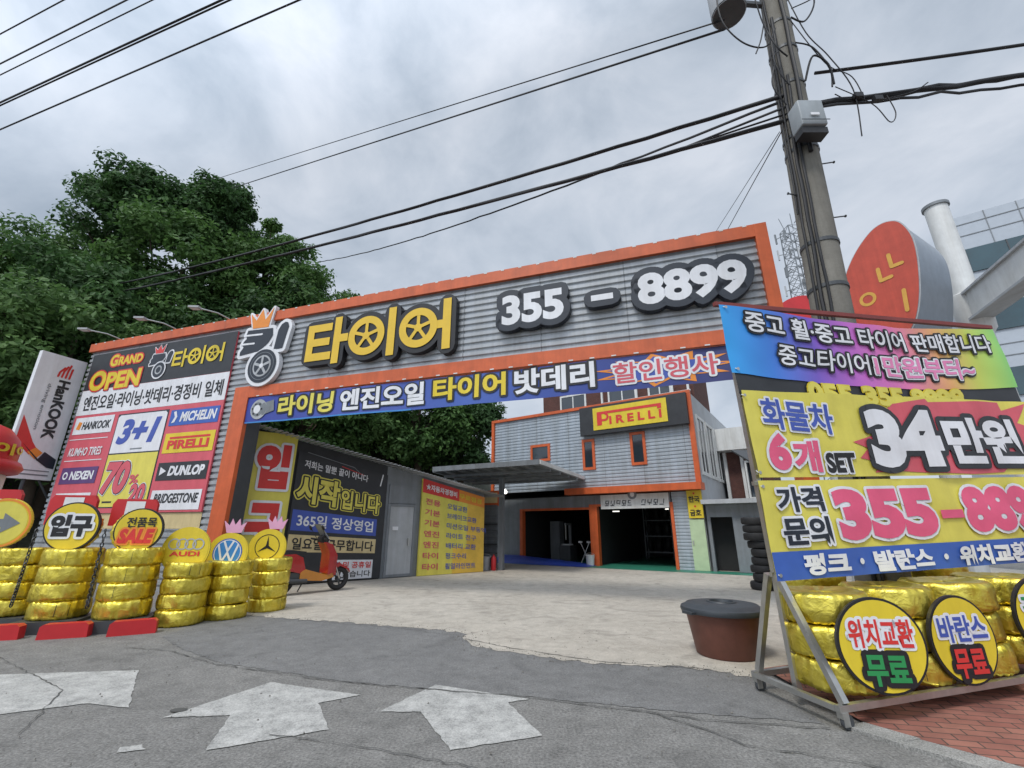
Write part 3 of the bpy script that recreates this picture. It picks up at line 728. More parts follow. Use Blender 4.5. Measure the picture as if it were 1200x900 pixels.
t = thing('menu_board', 'yellow and orange service list board leaning on the shed\'s far end', 'signboard', WALL)
LM = lambda x, y, z: (x, y, z*(3.28+(2.73-3.28)*(x-5.64)/2.75)/3.28)
b = MB(); b.rect(5.64, 8.39, .02, 3.28, -.08, YELP, 8, 8); b.rect(5.64, 8.39, 2.8, 3.28, -.084, RED, 8, 2); b.rect(7.6, 8.39, .02, 2.8, -.083, ORANGEYEL, 3, 6); b.rect(7.0, 8.39, .02, 1.0, -.0845, ORANGEYEL, 3, 3)
b.rect(7.2, 8.39, 2.8, 3.28, -.0855, ORP, 3, 2)
b.add([(5.64, -.08, 0), (5.64, .02, 0), (5.64, .02, 3.28), (5.64, -.08, 3.28)], [(3, 2, 1, 0)], YELP)
b.add([(8.39, -.08, 0), (8.39, .02, 0), (8.39, .02, 3.28), (8.39, -.08, 3.28)], [(0, 1, 2, 3)], ORP)
b.deform(LM).build('panel', t)
b = MB()
b.text('★자동차경정비', 5.76, 7.1, 2.92, 3.16, -.095, WHITE, .03, lines=[(.03, RED)]); b.text('무료점검', 7.2, 8.24, 2.92, 3.14, -.095, YEL, .03)
for i, (a_, c_) in enumerate([('전용', '오일교환'), ('기본', '브레이크교환'), ('기본', '미션오일 부동액'), ('엔진', '라이트 전구'), ('엔진', '배터리 교환'), ('타이', '펑크수리'), ('타이', '휠얼라인먼트')]):
    z = 2.52-.37*i
    b.text(a_, 5.78, 6.4, z-.11, z+.11, -.095, PINK, .02); b.text(c_, 6.7, 6.7+.22*len(c_), z-.11, z+.11, -.095, BLUE, .01)
b.deform(LM).build('lettering', t)

# ================================================================== CANOPY
cnp = thing('steel_canopy', 'dark steel canopy with white gutter beside the workshop', 'canopy', fr((.97, 15.85), e=(-.893, .45)))
# local frame: X along the front edge to the left, Y towards ... the viewer is +Y here, so depth runs to -Y
def CL(p): return cnp.matrix_world.inverted() @ Vector((p[0], p[1], 0))
far = CL((3.34, 21.1)); fl = (4.6, 0); bl = (far.x+5.6, far.y)
zc = 3.8
b = MB()
b.poly([(0, 0), fl, bl, (far.x, far.y)], zc, GREY, zc+.05, ax='xy')
cb = MB()
for k in range(9):
    t_ = k/8; cb.bar((fl[0]*t_+.02, -.05, zc-.06), (far.x+(bl[0]-far.x)*t_, far.y+.05, zc-.06), .06, GREY, .1)
for k in range(1, 5):
    t_ = k/5; cb.bar((far.x*t_, far.y*t_, zc-.16), (fl[0]+(bl[0]-fl[0])*t_, far.y*t_, zc-.16), .07, GREY, .1)
b.build('roof', cnp); cb.build('rafters', cnp)['label'] = 'dark purlins and rafters under the sheet'
b = MB(); b.bar((0, 0, zc), (far.x, far.y, zc), .1, WHITEP, .15); b.build('gutter', cnp)
b = MB(); b.bar((0, .0, zc-.0), (fl[0], 0, zc), .1, GREY, .18); b.build('fascia', cnp)
pL = CL((-.42, 18.9)); b = MB(); b.box(pL.x-.09, pL.x+.09, pL.y-.09, pL.y+.09, 0, zc-.2, GREY); b.build('post', cnp)
pL = CL((-2.6, 20.4)); b = MB(); b.box(pL.x-.09, pL.x+.09, pL.y-.09, pL.y+.09, 0, zc-.2, GREY); b.build('post', cnp)
pL = CL((-.31, 19.4)); b = MB()
b.lathe([(0, 2.95), (.09, 2.98), (.10, 3.06), (.04, 3.14), (.01, 3.16)], LAMPM, 12, (pL.x, pL.y, 0)); b.tube([(pL.x, pL.y, 3.15), (pL.x, pL.y, zc-.1)], .01, BLACK, 6); b.build('lamp', cnp)
# ribbed back wall of the bay below the canopy, with a cream header
t = thing('bay_partition', 'grey ribbed partition under the canopy with a cream and orange header', 'wall', fr((-3.2, 20.95), e=(.95, -.31)))
b = MB(); b.ribs(0, 2.72, 0, 2.6, .0, GREY, .3, .03); b.build('cladding', t)
b = MB(); b.box(.0, 2.72, -.06, .06, 2.62, 3.06, CREAM); b.build('header', t)
b = MB(); b.box(0, 2.72, -.07, .07, 3.062, 3.14, ORANGE); b.box(0, 2.72, -.07, .07, 2.54, 2.618, ORANGE); b.box(2.722, 2.80, -.075, .075, 2.5, 3.145, ORANGE); b.build('trim', t)
b = MB()
for z in (.9, 1.7): b.box(0, 2.72, -.1, -.03, z, z+.05, DGREY)
b.build('rail', t)

# ================================================================== WORKSHOP BUILDING
bl_ = thing('workshop_building', 'two-storey grey clad tyre workshop with orange trim at the back of the yard', 'building', BLD)
b = MB()
b.ribs(-10.25, -.1, 3.3, 7.05, -.0, STEELB, .155, .028)
for k in range(6): b.ribs(-9.4+1.8*k, -9.38+1.8*k, 3.3, 7.05, -.004, LAP, .155, .028)
b.build('cladding', bl_)
b = MB()
b.add([(0, .02, 3.0), (0, 9, 3.0), (0, 9, 7.15), (0, .02, 7.15)], [(0, 1, 2, 3)], LGREY)
b.add([(-10.4, .02, 0), (-10.4, 9, 0), (-10.4, 9, 7.15), (-10.4, .02, 7.15)], [(3, 2, 1, 0)], GREY)
b.add([(-10.4, .04, 7.04), (0, .04, 7.04), (0, 9, 7.04), (-10.4, 9, 7.04)], [(0, 1, 2, 3)], GREY)
b.add([(0, .3, 0), (0, 9, 0), (0, 9, 3.0), (0, .3, 3.0)], [(0, 1, 2, 3)], LGREY)
b.add([(-10.4, 9, 0), (0, 9, 0), (0, 9, 7.1), (-10.4, 9, 7.1)], [(3, 2, 1, 0)], GREY)
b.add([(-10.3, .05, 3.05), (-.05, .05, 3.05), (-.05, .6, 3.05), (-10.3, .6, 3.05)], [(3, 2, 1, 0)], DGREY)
# lower front wall, set back, with the two garage openings left open
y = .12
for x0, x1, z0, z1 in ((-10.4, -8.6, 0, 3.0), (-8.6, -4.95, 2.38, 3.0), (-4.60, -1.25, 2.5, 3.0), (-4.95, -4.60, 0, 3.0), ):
    b.box(x0+.003, x1-.003, y, y+.18, z0, z1, GREY)  # grey cladding, its colour taken darker to include the canopy's shade
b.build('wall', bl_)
b = MB(); b.ribs(-1.2, -.6, 0, 3.0, .1, STEELB, .13, .02); b.box(-1.2, -.0, .13, .3, 0, 3.0, LGREY); b.build('corner_cladding', bl_)
b = MB()
b.box(-10.42, .08, -.10, .06, 7.06, 7.2, ORANGE); b.box(-10.42, -10.26, -.09, .06, 3.3, 7.058, ORANGE); b.box(-.12, .08, -.09, .06, 3.32, 7.058, ORANGE)
b.box(-5.9, .12, -.42, .3, 3.04, 3.32, ORANGE)
b.build('trim', bl_)
for x0, x1, zt in ((-8.6, -4.95, 2.38), (-4.60, -1.25, 2.5)):
    f = MB(); f.box(x0-.10, x0+.06, y-.06, y+.2, 0, zt+.1, ORANGE) if x0 < -8 else f.box(x0-.32, x0+.06, y-.06, y+.2, 0, zt+.1, ORANGE)
    f.box(x0+.062, x1+.08, y-.055, y+.2, zt, zt+.1, ORANGE)
    if x1 > -2: f.box(x1-.04, x1+.082, y-.06, y+.2, 0, zt-.002, ORANGE)
    f.build('door_frame', bl_)
# garage interior
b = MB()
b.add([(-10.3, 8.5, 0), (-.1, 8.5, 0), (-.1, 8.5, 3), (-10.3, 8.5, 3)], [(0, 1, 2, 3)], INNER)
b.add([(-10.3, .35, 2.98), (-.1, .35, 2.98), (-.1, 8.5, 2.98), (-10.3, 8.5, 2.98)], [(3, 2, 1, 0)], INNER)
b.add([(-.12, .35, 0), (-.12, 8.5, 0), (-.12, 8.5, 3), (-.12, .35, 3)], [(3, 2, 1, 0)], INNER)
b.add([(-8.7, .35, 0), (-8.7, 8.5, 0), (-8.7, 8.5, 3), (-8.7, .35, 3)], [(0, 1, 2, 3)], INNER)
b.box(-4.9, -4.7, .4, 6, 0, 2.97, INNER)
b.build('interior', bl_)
b = MB(); b.add([(-10.3, -1.1, .012), (2.6, -.9, .012), (2.6, .3, .012), (-10.3, .3, .012)], [(0, 1, 2, 3)], FLOORG); b.add([(-10.3, .3, .012), (-.1, .3, .012), (-.1, 8.5, .012), (-10.3, 8.5, .012)], [(0, 1, 2, 3)], FLOORG)
struct('garage_floor', b, matrix=BLD)
def window(x0, x1, z0, z1, parent, fm=ORANGE, w=.12, yy=-.05, name='window', mull=0):
    f = MB()
    f.box(x0, x0+w, yy, .05, z0, z1, fm); f.box(x1-w, x1, yy, .05, z0, z1, fm)
    f.box(x0+w, x1-w, yy, .05, z0, z0+w, fm); f.box(x0+w, x1-w, yy, .05, z1-w, z1, fm)
    for k in range(mull):
        xm = x0+(x1-x0)*(k+1)/(mull+1); f.box(xm-.03, xm+.03, yy+.02, .03, z0+w+.002, z1-w-.002, fm)
    o = f.build(name, parent)
    f = MB(); f.rect(x0+w, x1-w, z0+w, z1-w, yy+.035, GLASS); f.build('pane', o)
    return o
window(-7.96, -6.83, 4.75, 5.6, bl_); window(-5.07, -4.44, 4.15, 5.58, bl_); window(-2.72, -2.03, 4.2, 5.66, bl_)
# upstairs windows on the right flank
side = Matrix.Translation((0, 0, 0)) @ Matrix.Rotation(R(90), 4, 'Z')
for d0, d1 in ((.7, 2.2), (2.5, 4.0), (4.3, 5.8)):
    f = MB()
    f.box(d0, d0+.14, -.06, -.002, 3.7, 6.3, WHITEP); f.box(d1-.14, d1, -.06, -.002, 3.7, 6.3, WHITEP); f.box(d0+.14, d1-.14, -.06, -.002, 6.16, 6.3, WHITEP); f.box(d0+.14, d1-.14, -.06, -.002, 3.7, 3.84, WHITEP); f.box((d0+d1)/2-.05, (d0+d1)/2+.05, -.05, -.002, 3.84, 6.16, WHITEP)
    o = f.build('window', bl_); o.matrix_local = side
    f = MB(); f.rect(d0+.14, d1-.14, 3.84, 6.16, -.02, GLASS); p_ = f.build('pane', o)
# lamps inside the right bay, door panel
for x, z, w_ in ((-4.1, 2.3, .22), (-1.75, 2.35, .1)):
    f = MB(); f.box(x-w_*.7, x+w_*.7, 1.2, 1.26, z, z+.04, TUBEM); f.build('lamp', bl_)
f = MB(); f.box(-.58, -.02, .02, .095, .02, 1.9, LGREEN); pd = f.build('side_door', bl_); f = MB(); f.box(-.53, -.49, -.02, .018, .95, 1.1, CHROME); f.build('handle', pd)

t = thing('maker_sign', 'black fascia sign with yellow tyre-maker plate on the workshop\'s upper front', 'sign', BLD)
b = MB(); b.box(-5.0, -.06, -.3, -.102, 5.72, 7.06, DARK); b.build('box', t)
b = MB(); b.box(-4.3, -.88, -.33, -.302, 5.9, 6.95, YEL); b.build('plate', t)
b = MB()
b.text('I R E L L I', -3.50, -1.12, 6.1, 6.48, -.34, RED, .04); b.rect(-4.1, -3.86, 6.1, 6.74, -.34, RED); b.rect(-4.1, -1.1, 6.62, 6.74, -.342, RED); b.ring(-3.72, 6.48, .10, .20, -.341, RED, 20, None, -pi/2, pi/2)
b.rect(-3.86, -3.7, 6.28, 6.38, -.3425, RED); b.box(-1.28, -1.1, -.3435, -.3425, 6.52, 6.62, RED)
b.build('lettering', t)
t = thing('shop_name_sign', 'white sign with a round emblem over the workshop\'s right bay', 'sign', BLD)
b = MB(); b.box(-4.3, -1.3, -.02, .1, 2.38, 2.98, WHITEP); b.build('panel', t)
b = MB(); b.ring(-2.82, 2.96, .10, .2, -.03, GREY, 24); b.disc(-2.82, 2.96, .1, -.031, WHITE, 16)
rm_ = random.Random(3)
for x in (-4.02, -3.76, -3.50, -3.24, -2.98, -2.38, -2.12, -1.86, -1.60):      # too blurred in the photograph to read: plain strokes
    sh_ = lambda p: (x+p[0]+.2*p[1], 2.47+p[1])
    for q in ([(-.08, .05), (.08, .05)], [(-.07, .14), (.03, .14)], [(.07, .10), (.07, .26)], [(-.07, .14), (-.07, .25)], [(-.07, .25), (.02, .25)], [(0, .05), (0, .12)]):
        if rm_.random() < .82: b.stroke([sh_(p) for p in q], .016, -.03, NAVY, None, 6)
b.build('lettering', t)
t = thing('maker_names_plate', 'small yellow plate with two tyre-maker names at the workshop corner', 'sign', BLD)
b = MB(); b.box(-.56, -.0, -.02, .08, 1.95, 3.02, YEL); b.build('panel', t)
b = MB(); b.text('한국', -.5, -.08, 2.55, 2.8, -.03, BLACK, .03); b.text('금호', -.5, -.08, 2.03, 2.28, -.03, BLACK, .03); b.disc(-.28, 2.9, .04, -.03, RED, 10); b.disc(-.28, 2.4, .04, -.03, RED, 10); b.build('lettering', t)

# annex on the right
t = thing('flat_roof_annex', 'low grey flat-roofed annex with a dark doorway, right of the workshop', 'building', BLD)
b = MB()
for x0, x1, z0, z1 in ((.10, .22, 0, 2.45), (.22, 1.0, 1.98, 2.45), (1.0, 3.4, 0, 2.45)): b.box(x0+.001, x1-.001, .0, .15, z0, z1, GREY)
b.box(.1, 3.4, 3.0, 3.1, 0, 2.45, GREY); b.box(3.3, 3.4, .16, 3, 0, 2.45, GREY); b.build('wall', t)
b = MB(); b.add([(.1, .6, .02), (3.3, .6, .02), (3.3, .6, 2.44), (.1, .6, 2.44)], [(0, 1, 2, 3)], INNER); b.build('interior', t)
b = MB(); b.box(.05, 3.6, -.5, 3.2, 2.46, 2.62, LGREY); b.build('roof', t)
b = MB(); b.box(1.02, 1.9, -.05, -.002, .03, 1.96, GREY); b.build('sliding_door', t)
# brown brick house behind and above the workshop
t = thing('roof_house', 'small brown brick roof room with white windows on top of the workshop', 'house', BLD @ T(0, 3, 0))
b = MB(); b.box(-8.9, -.35, 0, 3.5, 7.05, 9.7, BRICKW); b.build('wall', t)
b = MB(); b.box(-9.1, -.2, -.3, 3.7, 9.72, 9.95, WHITEP); b.build('roof', t)
window(-7.75, -6.1, 7.8, 8.9, t, WHITEP, .1, -.06, mull=1); window(-4.8, -3.2, 7.7, 9.05, t, WHITEP, .1, -.06, mull=1); window(-2.6, -1.4, 7.7, 9.05, t, WHITEP, .1, -.06, mull=1)
b = MB()
for x in (-4.95, -3.05, -1.25, -.5): b.box(x-.05, x+.05, -.55, -.47, 7.06, 8.9, WHITEP)
b.box(-5.0, -.4, -.56, -.5, 7.9, 7.96, WHITEP); b.build('railing', t)
# white and brick house right behind
t = thing('white_house', 'white and brown brick house with a deep white eave, right behind the workshop', 'house', BLD @ T(0, 5, 0))
b = MB(); b.box(.15, 2.2, .4, 5, 0, 5.2, BRICKW); b.build('wall', t)
b = MB(); b.box(.02, 2.9, -.4, 5.4, 5.22, 6.3, WHITEP); b.build('roof', t)
for x in (.16, .92, 1.6):
    b = MB(); b.box(x, x+.14, .2, .39, 0, 5.2, WHITEP); b.build('pilaster', t)
window(1.1, 1.58, 2.9, 4.7, t, WHITEP, .08, .3)

# things in front of and inside the bays
t = MB()
nx, ny = 30, 8
vs = []
for j in range(ny+1):
    for i in range(nx+1):
        u, v = i/nx, j/ny
        h = .34*(1-u)**.6*sin(pi*min(1, v*1.02+.0))**.4+.02+.05*noise.noise((u*6, v*3, 1))*(1-u)
        vs.append((-9.4+4.7*u, -1.0+1.4*v, max(.018, h)))
t.add(vs, [(j*(nx+1)+i, j*(nx+1)+i+1, (j+1)*(nx+1)+i+1, (j+1)*(nx+1)+i) for j in range(ny) for i in range(nx)], TARP)
tag(t.build('tarpaulin', smooth=50, matrix=BLD), 'crumpled blue tarpaulin spread before the left workshop bay', 'tarpaulin')
def bucket(loc, mat, label, r=.16, h=.36):
    t = thing('bucket', label, 'bucket', T(*loc))
    b = MB(); b.lathe([(0, .01), (r*.8, 0), (r, h), (r*1.06, h), (r*1.06, h-.03), (r*.95, h-.02), (r*.78, .03), (0, .03)], mat, 20); b.build('body', t, 40)
    b = MB(); b.tube([(r*cos(a*pi/8), 0, h-.02+.5*r*sin(a*pi/8)) for a in range(9)], .006, CHROME, 5); b.build('handle', t)
bucket((3.42, 20.9, .012), WHITEP, 'white bucket at the foot of the orange pillar', .2, .45)
bucket((-1.05, 18.9, .008), LGREY, 'grey bucket beside the yellow service list board', .22, .5)
t = thing('fire_extinguisher', 'red fire extinguisher on the ground next to the canopy post', 'extinguisher', T(-.72, 18.7, .008))
b = MB(); b.lathe([(0, 0), (.09, .0), (.1, .03), (.1, .42), (.07, .5), (.03, .53), (.03, .58), (0, .58)], REDPL, 16); b.build('body', t, 40)
b = MB(); b.tube([(0, 0, .57), (.12, 0, .62)], .015, BLACK); b.tube([(0, 0, .55), (-.12, 0, .45), (-.13, 0, .15)], .012, BLACK); b.build('hose', t)
t = thing('tyre_changer', 'pale tyre changing machine just inside the left bay', 'machine', BLD @ T(-6.9, 1.6, .02))
b = MB(); b.box(-.3, .3, -.3, .4, 0, .75, DGREY); b.build('cabinet', t)
b = MB(); b.lathe([(0, .76), (.3, .76), (.3, .82), (0, .82)], LGREY, 16); b.build('turntable', t)
b = MB(); b.box(-.06, .06, .3, .42, .76, 1.8, GREY); b.box(-.05, .05, -.15, .3, 1.7, 1.8, GREY); b.box(-.03, .03, -.13, -.07, 1.0, 1.7, CHROME); b.build('arm', t)
t = thing('jack_stand', 'white crossed-leg stand inside the left bay by the pillar', 'stand', BLD @ T(-5.55, .75, .02))
b = MB(); b.tube([(-.22, 0, 0), (.22, 0, .9)], .02, WHITEP); b.tube([(.22, .03, 0), (-.22, .03, .9)], .02, WHITEP); b.build('legs', t)['label'] = 'two crossed white legs'
b = MB(); b.box(-.3, -.12, -.04, .06, .9, .98, WHITEP); b.box(.12, .3, -.04, .06, .9, .98, WHITEP); b.build('top', t)
t = thing('tool_cabinet', 'tall grey tool cabinet in the shade of the left bay', 'cabinet', BLD @ T(-8.2, 2.2, .02))
b = MB(); b.box(0, .55, 0, .5, 0, 1.9, GREY); b.build('body', t)
b = MB(); b.box(.04, .51, -.02, -.003, .1, 1.8, GREY); b.build('door', t)

# ================================================================== GOLD TYRES
STRAP = M('black_strap', (.015, .014, .012), .5)
def gold_tyre(r, h, seed, n=84, ed=.42):
    rnd = random.Random(seed)
    ph = [rnd.uniform(0, 6.28) for _ in range(6)]
    prof = []
    hh = h/2; e_ = hh*ed
    prof.append((0, hh*.86)); prof.append((r*.35, hh*.87)); prof.append((r*.6, hh*.92)); prof.append((r*.78, hh*.99))
    for k in range(7):
        a = pi/2-pi/2*k/6*1.0; prof.append((r-e_+e_*cos(a), hh-e_+e_*sin(a)))
    prof.append((r*1.012, .12*hh)); prof.append((r*1.012, -.12*hh))
    for k in range(7):
        a = -pi/2*k/6; prof.append((r-e_+e_*cos(a), -hh+e_+e_*sin(a)))
    prof.append((r*.7, -hh*.97)); prof.append((0, -hh*.9))
    def wob(rr, z, a, j):
        k = .004+.018*min(1, abs(z)/hh)**2
        d = k*(sin(27*a+ph[0]+3*sin(2*a))*.5+sin(41*a+ph[1]+2*sin(3*a))*.4)+.008*sin(2*a+ph[2])+.006*sin(5*a+ph[3])+.014*noise.noise((a*3.5, z*14, seed*1.7))+.007*noise.noise((a*11, z*30, seed*3.1))
        if rr > r*.55: rr += d
        return rr, z+.004*sin(3*a+ph[4])+.010*noise.noise((a*2.5+9, rr*6, seed))
    m = MB(); m.lathe(prof, GOLD, n, wob=wob)
    if seed in (2, 4):
        for a in (rnd.uniform(0, 6.28), rnd.uniform(0, 6.28), rnd.uniform(0, 6.28), rnd.uniform(0, 6.28)):
            w = rnd.uniform(.008, .016)
            m.add([((r+.024)*cos(a+dx), (r+.024)*sin(a+dx), zz) for dx, zz in ((-w, -hh*.55), (w*.4, -hh*.6), (w, hh*.6), (0, hh*.7))], [(0, 1, 2, 3)], STRAP)
    return m
tyre_me = []
for sd in range(5):
    o = gold_tyre(.36, .262, sd+1).build('gold_tyre', smooth=70); tyre_me.append(o.data); bpy.data.objects.remove(o)
GRP = 'gold foil wrapped tyres in stacks'
def tyre(x, y, z, label, sc=1., tilt=(0, 0), mat4=None):
    o = bpy.data.objects.new('gold_tyre', random.choice(tyre_me)); COL.objects.link(o)
    m = T(x, y, z) @ Matrix.Rotation(tilt[0], 4, 'X') @ Matrix.Rotation(tilt[1], 4, 'Y') @ Matrix.Rotation(random.uniform(0, 6.28), 4, 'Z') @ Matrix.Scale(sc, 4)
    o.matrix_world = m if mat4 is None else mat4 @ m
    return tag(o, label, 'tyre', GRP)
POS = ['topmost', 'second from top', 'third from top', 'bottom']
stacks = [(-8.43, 8.27, .19, 4, 1.02, 'under the yellow arrow disc'), (-7.40, 8.08, .19, 4, 1.07, 'under the two-syllable black-lettered disc'), (-6.44, 8.16, .19, 4, 1.07, 'under the disc with flaming red letters'),
          (-5.72, 8.5, .0, 4, .98, 'under the disc with four rings'), (-5.28, 9.08, .0, 4, .97, 'under the disc with a blue roundel'), (-4.93, 9.87, .0, 4, .97, 'under the disc with a three-pointed star')]
for x, y_, z0, n_, sc, where in stacks:
    for k in range(n_):
        tyre(x+random.uniform(-.018, .018), y_+random.uniform(-.018, .018), z0+(k+.5)*.255*min(sc, 1.02), 'gold foil tyre, %s in the stack %s' % (POS[n_-1-k], where), sc, (random.uniform(-.02, .02), random.uniform(-.02, .02)))

def disc_frame(x, y, z, az): return fr((x, y, z), az)
def disc_sign(name, label, x, y, z, r, az, draw, rim=None, thick=.05, group='round yellow signs on the left tyre stacks'):
    t = thing(name, label, 'sign', disc_frame(x, y, z, az), group)
    b = MB(); b.disc(0, 0, r, 0, rim or YEL, 48, thick, rim or YEL); b.disc(0, 0, r*.94, -.004, YEL, 48); b.build('disc', t)
    b = MB(); draw(b, r); b.build('lettering', t)
    return t
def d_arrow(b, r):
    b.ring(0, 0, r*.9, r*.98, -.006, ORP); b.disc(0, 0, r*.86, -.007, YELP, 40)
    b.poly([(-.3, -.07), (.02, -.07), (.02, -.17), (.27, 0), (.02, .17), (.02, .07), (-.3, .07)], -.012, GREY)
disc_sign('arrow_sign', 'round yellow sign with a grey arrow pointing right, leftmost stack', -8.98, 8.2, 1.645, .42, 72, d_arrow, YEL)
disc_sign('round_sign', 'round yellow sign lettered with two black syllables on a tyre stack', -7.53, 8.0, 1.59, .40, 76, lambda b, r: b.text('입구', -.30, .30, -.17, .19, -.02, BLACK, .07, lines=[(.04, WHITE)]), BLACK)
def d_sale(b, r):
    b.text('전품목', -.19, .25, .04, .21, -.015, BLACK, .025)
    b.text('SALE', -.27, .25, -.22, .02, -.022, RED, .06, .2, lines=[(.03, ORP)])
disc_sign('round_sign', 'round yellow sign with black text above flaming red letters', -6.42, 8.06, 1.53, .36, 74, d_sale, BLACK)
def d_rings(b, r):
    for k in range(4): b.ring(-.195+.13*k, .10, .075, .097, -.008-.0015*k, LGREY, 24)
    b.text('AUDI', -.24, .24, -.10, -.02, -.012, RED, .03)
disc_sign('round_sign', 'plain-edged round yellow sign with four linked rings', -5.79, 8.42, 1.19, .39, 80, d_rings)
def d_vw(b, r):
    b.disc(0, .0, .255, -.008, BLUEB, 36); b.disc(0, 0, .235, -.0095, WHITE, 36); b.disc(0, 0, .22, -.011, SKYB, 36)
    b.stroke([(-.08, .20), (0, .03), (.08, .20)], .018, -.014, WHITE); b.stroke([(-.17, .14), (-.08, -.16), (0, .0), (.08, -.16), (.17, .14)], .018, -.014, WHITE)
disc_sign('round_sign', 'round yellow sign with a blue and white roundel, pink crown above', -5.37, 8.98, 1.12, .355, 80, d_vw)
def d_star(b, r):
    b.ring(0, .02, .225, .24, -.008, BLACK, 36)
    for k in range(3):
        a = pi/2+2*pi*k/3; p = (.21*cos(a), .02+.21*sin(a)); q = .03
        b.poly([p, (q*cos(a+pi/2), .02+q*sin(a+pi/2)), (0, .02), (q*cos(a-pi/2), .02+q*sin(a-pi/2))], -.01, BLACK)
disc_sign('round_sign', 'round yellow sign with a black three-pointed star, pink crown above', -5.05, 9.78, 1.18, .365, 82, d_star)
def crown_cut(x, y, z, az, label):
    b = MB(); b.poly([(-.13, 0), (-.2, .22), (-.1, .13), (-.06, .26), (0, .14), (.07, .26), (.1, .13), (.2, .2), (.13, 0)], 0, PKCROWN, .025)
    tag(b.build('paper_crown', matrix=fr((x, y, z), az)), label, 'decoration', 'pink crowns on the tyre stacks')
crown_cut(-5.33, 9.0, 1.475, 80, 'pink cut-out crown above the blue roundel sign'); crown_cut(-4.93, 9.8, 1.545, 82, 'pink cut-out crown above the star sign')
# upright gold tyres behind the first three discs
for (x, y_, z, az, w) in ((-9.08, 8.34, 1.60, 72, 'behind the arrow disc'), (-7.60, 8.16, 1.55, 76, 'behind the two-syllable disc'), (-6.52, 8.18, 1.52, 74, 'behind the flaming-letter disc')):
    o = tyre(0, 0, 0, 'gold foil tyre standing upright '+w, .98, mat4=fr((x, y_, z), az) @ Matrix.Rotation(R(90), 4, 'X'))
# red and white boards standing behind the discs
def rwboard(x, y, az, z0, z1, w, label, words=None):
    t = thing('striped_board', label, 'board', fr((x, y, z0), az), 'red boards behind the tyre stacks')
    b = MB(); k = .09; h = z1-z0
    for sg in (-1, 1):
        l_ = MB(); l_.bar((sg*w*.22, .1, -z0), (sg*w*.22, .1, h*.7), .04, DGREY); l_.build('leg', t)
    b.poly([(-w/2, 0), (w/2, 0), (w/2, h-k), (w/2-k*.6, h), (-w/2+k*.6, h), (-w/2, h-k)], 0, REDPL, .08); b.build('panel', t)
    b = MB()
    if words: b.text(words, -.12, w/2-.04, h-.27, h-.12, -.006, WHITE, .0, .3)
    else: b.poly([(-w*.2, .1), (w*.22, .1), (w*.22, h-.04), (-w*.2, h-.04)], -.006, WHITE)
    b.build('lettering' if words else 'stripe', t)
rwboard(-9.82, 8.62, 74, 1.85, 2.26, .95, 'red board with white script behind the arrow disc', 'Tower')
rwboard(-8.05, 8.45, 76, 1.62, 2.14, .72, 'red and white board behind the two-syllable disc')
rwboard(-6.94, 8.5, 74, 1.6, 2.07, .70, 'red and white board behind the flaming-letter disc')
# red wheel stops and dark slabs under the first three stacks
for x, y_, az, lab in ((-7.55, 7.28, 72, 'red plastic wheel stop before the leftmost tyre stack'), (-6.68, 7.44, 70, 'red plastic wheel stop before the second tyre stack'), (-5.84, 7.68, 62, 'red plastic wheel stop before the third tyre stack')):
    b = MB(); b.poly([(-.30, 0), (.30, 0), (.29, .17), (.25, .2), (-.25, .2), (-.29, .17)], 0, REDPL, .16)
    o = b.build('wheel_stop', smooth=30, matrix=fr((x, y_, 0), az)); tag(o, lab, 'wheel stop', 'red wheel stops before the tyre stacks')
for x, y_, lab in ((-8.43, 8.27, 'dark slab under the leftmost tyre stack'), (-7.38, 8.08, 'dark slab under the second tyre stack'), (-6.38, 8.16, 'dark slab under the third tyre stack')):
    b = MB(); b.box(-.42, .42, -.42, .36, 0, .18, DGREY); tag(b.build('slab', matrix=fr((x, y_, 0), 72)), lab, 'slab', 'dark slabs under the tyre stacks')
# chains between stacks
def chain(a, c, label):
    a, c = Vector(a), Vector(c); b = MB(); k = 22
    d = (c-a).normalized(); s = d.cross(Vector((0, 0, 1))).normalized(); u = s.cross(d)
    for i in range(k):
        t_ = (i+.5)/k; p = a.lerp(c, t_)-Vector((0, 0, .12*4*t_*(1-t_))); w = s if i % 2 else u; ln = (c-a).length/k*.72
        pts = [p+d*ln*cos(q*pi/4)+w*.022*sin(q*pi/4) for q in range(9)]
        b.tube(pts, .009, BLACK if (i//3) % 2 else DGREY, 5, cap=False)
    tag(b.build('chain', smooth=60), label, 'chain', 'black chains between the tyre stacks')
chain((-7.86, 7.75, 1.55), (-7.86, 7.72, .40), 'black chain hanging between the first and second tyre stacks'); chain((-6.72, 7.75, 1.55), (-6.66, 7.72, .38), 'black chain hanging between the second and third tyre stacks')
# round white booth with a red cap, at the left edge
t = thing('capped_booth', 'round white booth with a red dome cap, left of the projecting sign', 'booth', T(-11.35, 9.0, 0))
b = MB(); b.lathe([(.82, 0), (.84, 1.5), (.86, 2.6), (.8, 2.72)], WHITEP, 36); b.build('body', t, 40)
b = MB(); b.lathe([(.86, 2.62), (1.02, 2.66), (1.08, 2.76), (1.02, 2.88), (.95, 2.92), (.95, 3.15), (.9, 3.36), (.72, 3.58), (.4, 3.72), (0, 3.76)], REDPL, 40); b.build('cap', t, 60)
b = MB(); b.text('타이어', -.75, .75, 3.0, 3.24, 0, YEL, .04)
def wrap(x, y, z): a = .10+x/.97; return (.975*cos(a), .975*sin(a), z)
b.deform(wrap).build('lettering', t)

